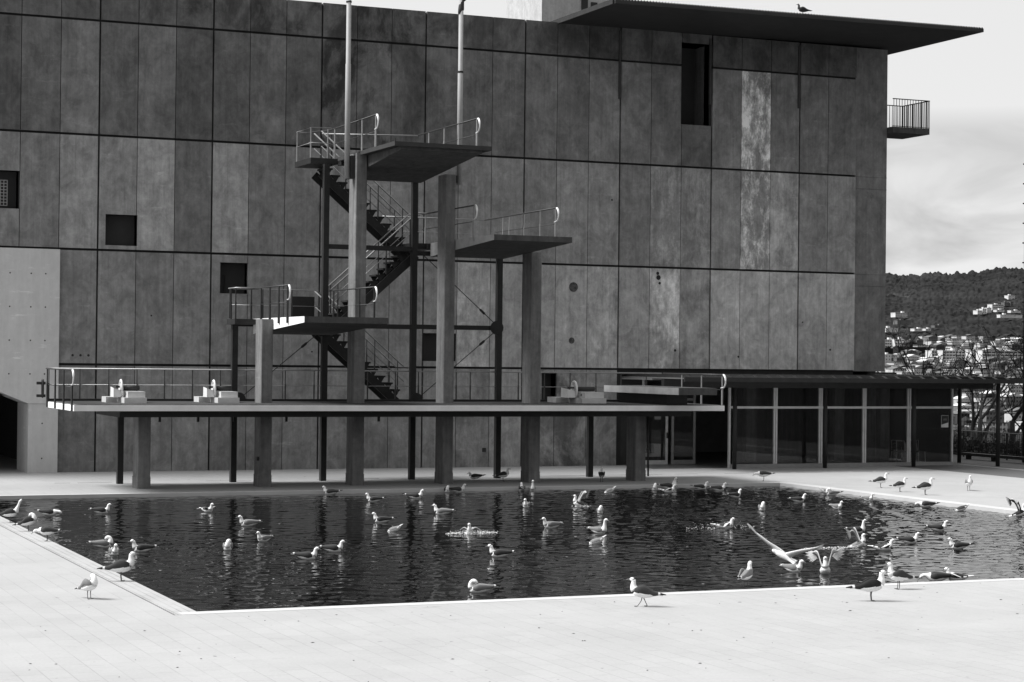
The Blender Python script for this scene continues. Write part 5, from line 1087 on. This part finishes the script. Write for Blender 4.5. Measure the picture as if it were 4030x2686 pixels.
def place_gull(pose, x, y, z, head, tone, label, scale=1.0, tilt=(0, 0), group=True):
    key = (pose, tone)
    if key not in CACHE: CACHE[key] = gull_meshes(pose, tone)
    body, beak, legs = CACHE[key]
    o = bpy.data.objects.new('gull', body); COL.objects.link(o)
    o.location = (x, y, z); o.rotation_euler = (tilt[0], tilt[1], rad(head - 23.2)); o.scale = (scale,) * 3
    sw = pose not in ('stand', 'stretch', 'sttuck', 'stlow', 'walk', 'fly', 'restl')
    g_ = 'gulls swimming in the pool' if sw else 'gulls standing around the pool'
    tag(o, label, 'gull', g_)
    if beak:
        k = bpy.data.objects.new('beak', beak); COL.objects.link(k); k.parent = o
    for m in legs:
        k = bpy.data.objects.new('leg', m); COL.objects.link(k); k.parent = o
    return o
rnd = random.Random(9)
for (pose, x, y, z, head, tone, label) in GULLS:
    sc = rnd.uniform(.96, 1.08)
    if 'largest' in label or label.startswith('large'): sc = 1.15
    if 'small' in label or 'tiny' in label: sc = .92
    if 'both wings raised' in label: sc = 1.1
    place_gull(pose, x, y, z + (.02 if pose not in ('stand', 'stretch', 'sttuck', 'stlow', 'walk') and z < 0 else .004 if z == 0 else 0) + (.07 if pose == 'restl' else 0), head + rnd.uniform(-8, 8), tone, label, sc, (0, rad(-22)) if pose == 'wingup' and z < 0 else (0, 0))
def flying_gull(loc, label):
    b = MB(); n = 10
    ax = Vector((-.80, .30, .42)).normalized()                 # towards the head: left, away and up
    S = catmull([(-.24, .10, .006), (-.17, .075, .016), (-.09, .058, .04), (0, .062, .056), (.09, .055, .052), (.15, .036, .038), (.19, .034, .034), (.215, .02, .02), (.225, .012, .012)], 3)
    up = Vector((0, -.35, 1)); sd = ax.cross(up).normalized(); up = sd.cross(ax).normalized()
    rr = [[ax * s_[0] + sd * s_[1] * math.cos(2 * math.pi * k / n) + up * s_[2] * math.sin(2 * math.pi * k / n) for k in range(n)] for s_ in S]
    b.loft(rr, 0, WHITE)
    def wing(P, tipcol, d):
        P = catmull(P, 4); rr = []; d = Vector(d).normalized()
        for p_ in P:
            c = Vector(p_[:3]); h_ = p_[3]
            nn = Vector((.2, -1, .1)).normalized()
            rr.append([c + d * h_ * .7, c + d * h_ * .4 - nn * .007, c - d * h_ * 1.2, c + d * h_ * .4 + nn * .004])
        m = len(rr)
        b.loft(rr, 0, lambda i, k: (.72 if k in (0, 3) else .5) if i < m * .72 else tipcol)
    wing([(.0, .0, .02, .08), (-.10, .05, .12, .048), (-.24, .10, .21, .036), (-.38, .15, .32, .026), (-.48, .2, .40, .014), (-.53, .22, .44, .004)], .32, (.55, -.1, .8))
    wing([(.02, -.02, .0, .08), (.14, -.08, .06, .048), (.30, -.14, .11, .036), (.43, -.18, .14, .027), (.53, -.2, .17, .015), (.58, -.2, .19, .004)], .6, (-.27, .1, .95))
    for tip, base in (((-.62, .26, .52), (-.42, .17, .345)), ((.68, -.22, .215), (.46, -.18, .145))):      # separate primaries
        for q in range(5):
            T_ = Vector(tip) + Vector((.012 * q, 0, -.022 * q)) * (1 if tip[0] > 0 else -1.2) + Vector((0, 0, .02)); B_ = Vector(base)
            d_ = (T_ - B_).normalized(); s__ = d_.cross(Vector((0, 1, 0))).normalized() * .008
            T_ = B_ + (T_ - B_) * (1 - .09 * q)
            b.add([B_ - s__, B_ + s__, B_.lerp(T_, .75) + s__, T_, B_.lerp(T_, .75) - s__], [(0, 1, 2, 3, 4)], 0, .4)
    o = bpy.data.objects.new('gull', b.mesh('gull_flying', M_GULL, True)); COL.objects.link(o)
    o.location = loc; o.rotation_euler = (0, 0, rad(-23.2)); tag(o, label, 'gull')
    q = MB(); q.tube([ax * .22, ax * .25, ax * .275 + Vector((0, 0, -.01))], [.011, .008, .002], 7)
    k = bpy.data.objects.new('beak', q.mesh('beak', M_BEAK, True)); COL.objects.link(k); k.parent = o
flying_gull((17.98, 29.9, .38), 'white gull flying low over the water with long wings spread')
rb = place_gull('stand', 36.1, 59.12, 15.66, 180, 'k', 'dark bird perched on the front edge of the roof canopy', .95)
rb.name = 'perched_bird'; rb['category'] = 'bird'; del rb['group']
rb.data = rb.data.copy(); rb.data.materials[0] = plain('dark_plumage', .03, .8)

# splashes: small droplets and foam around the bathing birds
M_FOAM = plain('water_foam', .8, .5)
def splash(x, y, n, rx, ry, hz, seed, label):
    rnd = random.Random(seed); b = MB()
    for k in range(n):
        a = rnd.uniform(0, 6.28); r_ = rnd.random() ** .7
        px_, py_ = x + math.cos(a) * rx * r_, y + math.sin(a) * ry * r_
        pz = -.09 + abs(rnd.gauss(0, hz)) * (1 - r_ * .6); s_ = rnd.uniform(.003, .008)
        w_ = s_ * rnd.uniform(1, 3.0) if pz < -.06 else s_
        v = [(px_ - w_, py_, pz), (px_, py_ - w_, pz), (px_ + w_, py_, pz), (px_, py_ + w_, pz), (px_, py_, pz + s_), (px_, py_, pz - s_)]
        b.add(v, [(0, 1, 4), (1, 2, 4), (2, 3, 4), (3, 0, 4), (1, 0, 5), (2, 1, 5), (3, 2, 5), (0, 3, 5)])
    o = b.build('water_splash', M_FOAM); tag(o, label, 'splash', None, 'stuff')
def gpos(txt):
    for t in GULLS:
        if txt in t[6]: return t[1], t[2]
a = gpos('in white spray'); splash(a[0], a[1] - .1, 520, .62, .25, .05, 1, 'white spray round the bathing gull in mid pool')
a = gpos('faint spray'); splash(a[0] - .1, a[1], 200, .9, .2, .10, 2, 'faint spray round the thrashing dark gull')
a = gpos('arching its wings'); splash(a[0] - .65, a[1], 170, .75, .12, .02, 3, 'foam trail beside the gull with arched wings')
a = gpos('beating raised'); splash(a[0], a[1] - .1, 60, .3, .15, .03, 5, 'foam under the wing beating gull')
# scattered feathers and droppings
b = MB(); rnd = random.Random(17)
for k in range(70):
    x_, y_ = rnd.uniform(8, 31), rnd.uniform(29, 52)
    s_ = rnd.uniform(.01, .035); b.add([(x_ - s_, y_, -.083), (x_, y_ - s_ * .5, -.083), (x_ + s_, y_, -.083), (x_, y_ + s_ * .5, -.083)], [(0, 1, 2, 3)])
tag(b.build('floating_feathers', M_FOAM), 'tiny white feathers scattered over the dark water', 'feathers', None, 'stuff')
b = MB()
for k in range(150):
    x_ = rnd.uniform(1, 24); y_ = rnd.choice([rnd.uniform(20, 28.2), rnd.uniform(24, 28.2), rnd.uniform(53.6, 60)])
    s_ = rnd.uniform(.006, .024); h_ = rnd.uniform(.003, .008); e = rnd.uniform(.5, 1.6)
    b.add([(x_ - s_ * e, y_, .004), (x_, y_ - s_, .004), (x_ + s_ * e, y_, .004), (x_, y_ + s_, .004), (x_, y_, .004 + h_)], [(0, 1, 4), (1, 2, 4), (2, 3, 4), (3, 0, 4)])
tag(b.build('paving_debris', M_BLACK), 'small dark specks and dead leaves scattered on the paving', 'debris', None, 'stuff')

# ================================================================ HEDGE, FENCE AND BARE TREES on the right
M_BARK = plain('bare_bark', .028, .9, 0, .3, 5)
M_LEAFD = plain('dark_hedge_leaf', .022, .8, 0, .4, 2)
def leaves(b, n, fn, s0, s1, rnd):
    for k in range(n):
        c = Vector(fn(rnd)); s_ = rnd.uniform(s0, s1)
        u = Vector((rnd.gauss(0, 1), rnd.gauss(0, 1), rnd.gauss(0, 1))).normalized(); w_ = u.cross(Vector((rnd.gauss(0, 1), rnd.gauss(0, 1), rnd.gauss(0, 1)))).normalized()
        b.add([c - u * s_, c + w_ * s_ * .45, c + u * s_, c - w_ * s_ * .45], [(0, 1, 2, 3)])
def hedge():
    rnd = random.Random(31); b = MB()
    def f(r):
        y = r.uniform(56, 74); top = .55 + .35 * noise.noise(Vector((y * .6, 1, 0))) + .2 * noise.noise(Vector((y * 2.3, 5, 0)))
        x = r.uniform(48.9, 50.4); z = -1.2 + (top + 1.2) * r.random() ** .6
        return (x, y, z)
    leaves(b, 16000, f, .04, .09, rnd)
    def f2(r):
        y = r.uniform(56, 74); x = r.uniform(49.2, 51)
        return (x, y, .4 + abs(r.gauss(0, .45)))
    leaves(b, 1100, f2, .03, .06, rnd)
    for k in range(140):
        y = rnd.uniform(56, 74); x = rnd.uniform(49, 50.6); h_ = rnd.uniform(.6, 1.7)
        b.tube([(x, y, -.5), (x + rnd.uniform(-.15, .15), y + rnd.uniform(-.2, .2), h_)], [.012, .004], 4)
    b.box(49.35, 50.1, 56, 74, -1.25, .15)
    tag(b.build('hedge', M_LEAFD), 'dark ragged hedge behind the thin railing at the right', 'hedge')
hedge()
fe = empty('railing_fence', (48.3, 65, 0)); tag(fe, 'thin metal railing along the terrace edge before the hedge', 'fence')
b = MB(); b.tube([(48.3, 52, 1.05), (48.3, 76, 1.05)], .018, 6); part('top_rail', b, M_GALV, fe, True)
b = MB(); b.tube([(48.3, 52, .12), (48.3, 76, .12)], .015, 6); part('bottom_rail', b, M_STEEL, fe, True)
for k in range(9):
    b = MB(); y = 52.5 + k * 2.8; b.box(48.28, 48.32, y - .025, y + .025, .004, 1.05); part('fence_post', b, M_STEEL, fe)
b = MB()
for k in range(200): b.box(48.294, 48.306, 52 + k * .12, 52.012 + k * .12, .12, 1.05)
part('bar_infill', b, M_STEEL, fe)
lg = empty('low_bench', (47.3, 64, 0)); tag(lg, 'long low dark bench on the terrace before the hedge', 'bench')
b = MB(); b.box(47.05, 47.35, 60.5, 65.0, .16, .26); part('seat', b, M_STEEL, lg)
for y in (61, 63, 64.6):
    b = MB(); b.box(47.1, 47.3, y, y + .1, .004, .16); part('leg', b, M_STEEL, lg)
def bare_tree(x, y, z0, seed, h, lean, label, spread=1.0):
    rnd = random.Random(seed)
    t = empty('bare_tree', (x, y, z0)); tag(t, label, 'tree', 'bare trees behind the terrace')
    crown = MB(); trunk = MB()
    def grow(mb, p, d, r_, l, lev):
        pts = [p]; rr = [r_]; q = p; dd = d.copy(); n = 4
        for k in range(n):
            dd = (dd + Vector((rnd.gauss(0, .16), rnd.gauss(0, .16), rnd.gauss(.05, .10)))).normalized()
            q = q + dd * l / n; pts.append(q); rr.append(r_ * (1 - .35 * (k + 1) / n))
        if lev >= 2: rr[-1] *= 1.45          # knobbly pollard ends
        mb.tube(pts, rr, 7 if lev < 2 else 4)
        if lev >= 4: return
        m = {0: 3, 1: 3, 2: 3, 3: 3, 4: 2}[lev]
        for k in range(m):
            a = rnd.uniform(0, 6.28); tl = rnd.uniform(.45, .95) * (spread if lev < 2 else 1)
            sd = Vector((math.cos(a), math.sin(a), 0))
            nd = (dd + sd * tl + Vector((0, 0, .15))).normalized()
            st = pts[-1] if k < 2 else pts[rnd.choice([2, 3])]
            grow(crown, st, nd, rr[-1] * rnd.uniform(.6, .8), l * rnd.uniform(.55, .8), lev + 1)
    grow(trunk, Vector((x, y, z0)), Vector(lean).normalized(), .16, h * .38, 0)
    part('trunk', trunk, M_BARK, t, True); part('crown', crown, M_BARK, t)
bare_tree(51.2, 66.5, -1.3, 3, 7.6, (-.25, .1, 1), 'bare tree with knobbly branches between the two right pavilion posts')
bare_tree(53.5, 72.5, -1.5, 8, 8.0, (.1, 0, 1), 'bare tree rising above the pavilion roof left of the first one')
bare_tree(53.0, 67.5, -1.5, 15, 7.6, (-.2, 0, 1), 'bare tree at the right edge leaning left over the hedge')
bare_tree(56.5, 81.0, -2.2, 22, 7.6, (0, 0, 1), 'bare tree just right of the facade corner')
bare_tree(57.0, 77.0, -2.2, 29, 7.8, (.1, 0, 1), 'slender bare tree behind the middle of the canopy roof')
bare_tree(54.2, 65.4, -1.6, 36, 7.8, (-.3, .1, 1), 'bare tree cut by the right edge of the photo')
print('objects', len(bpy.data.objects))
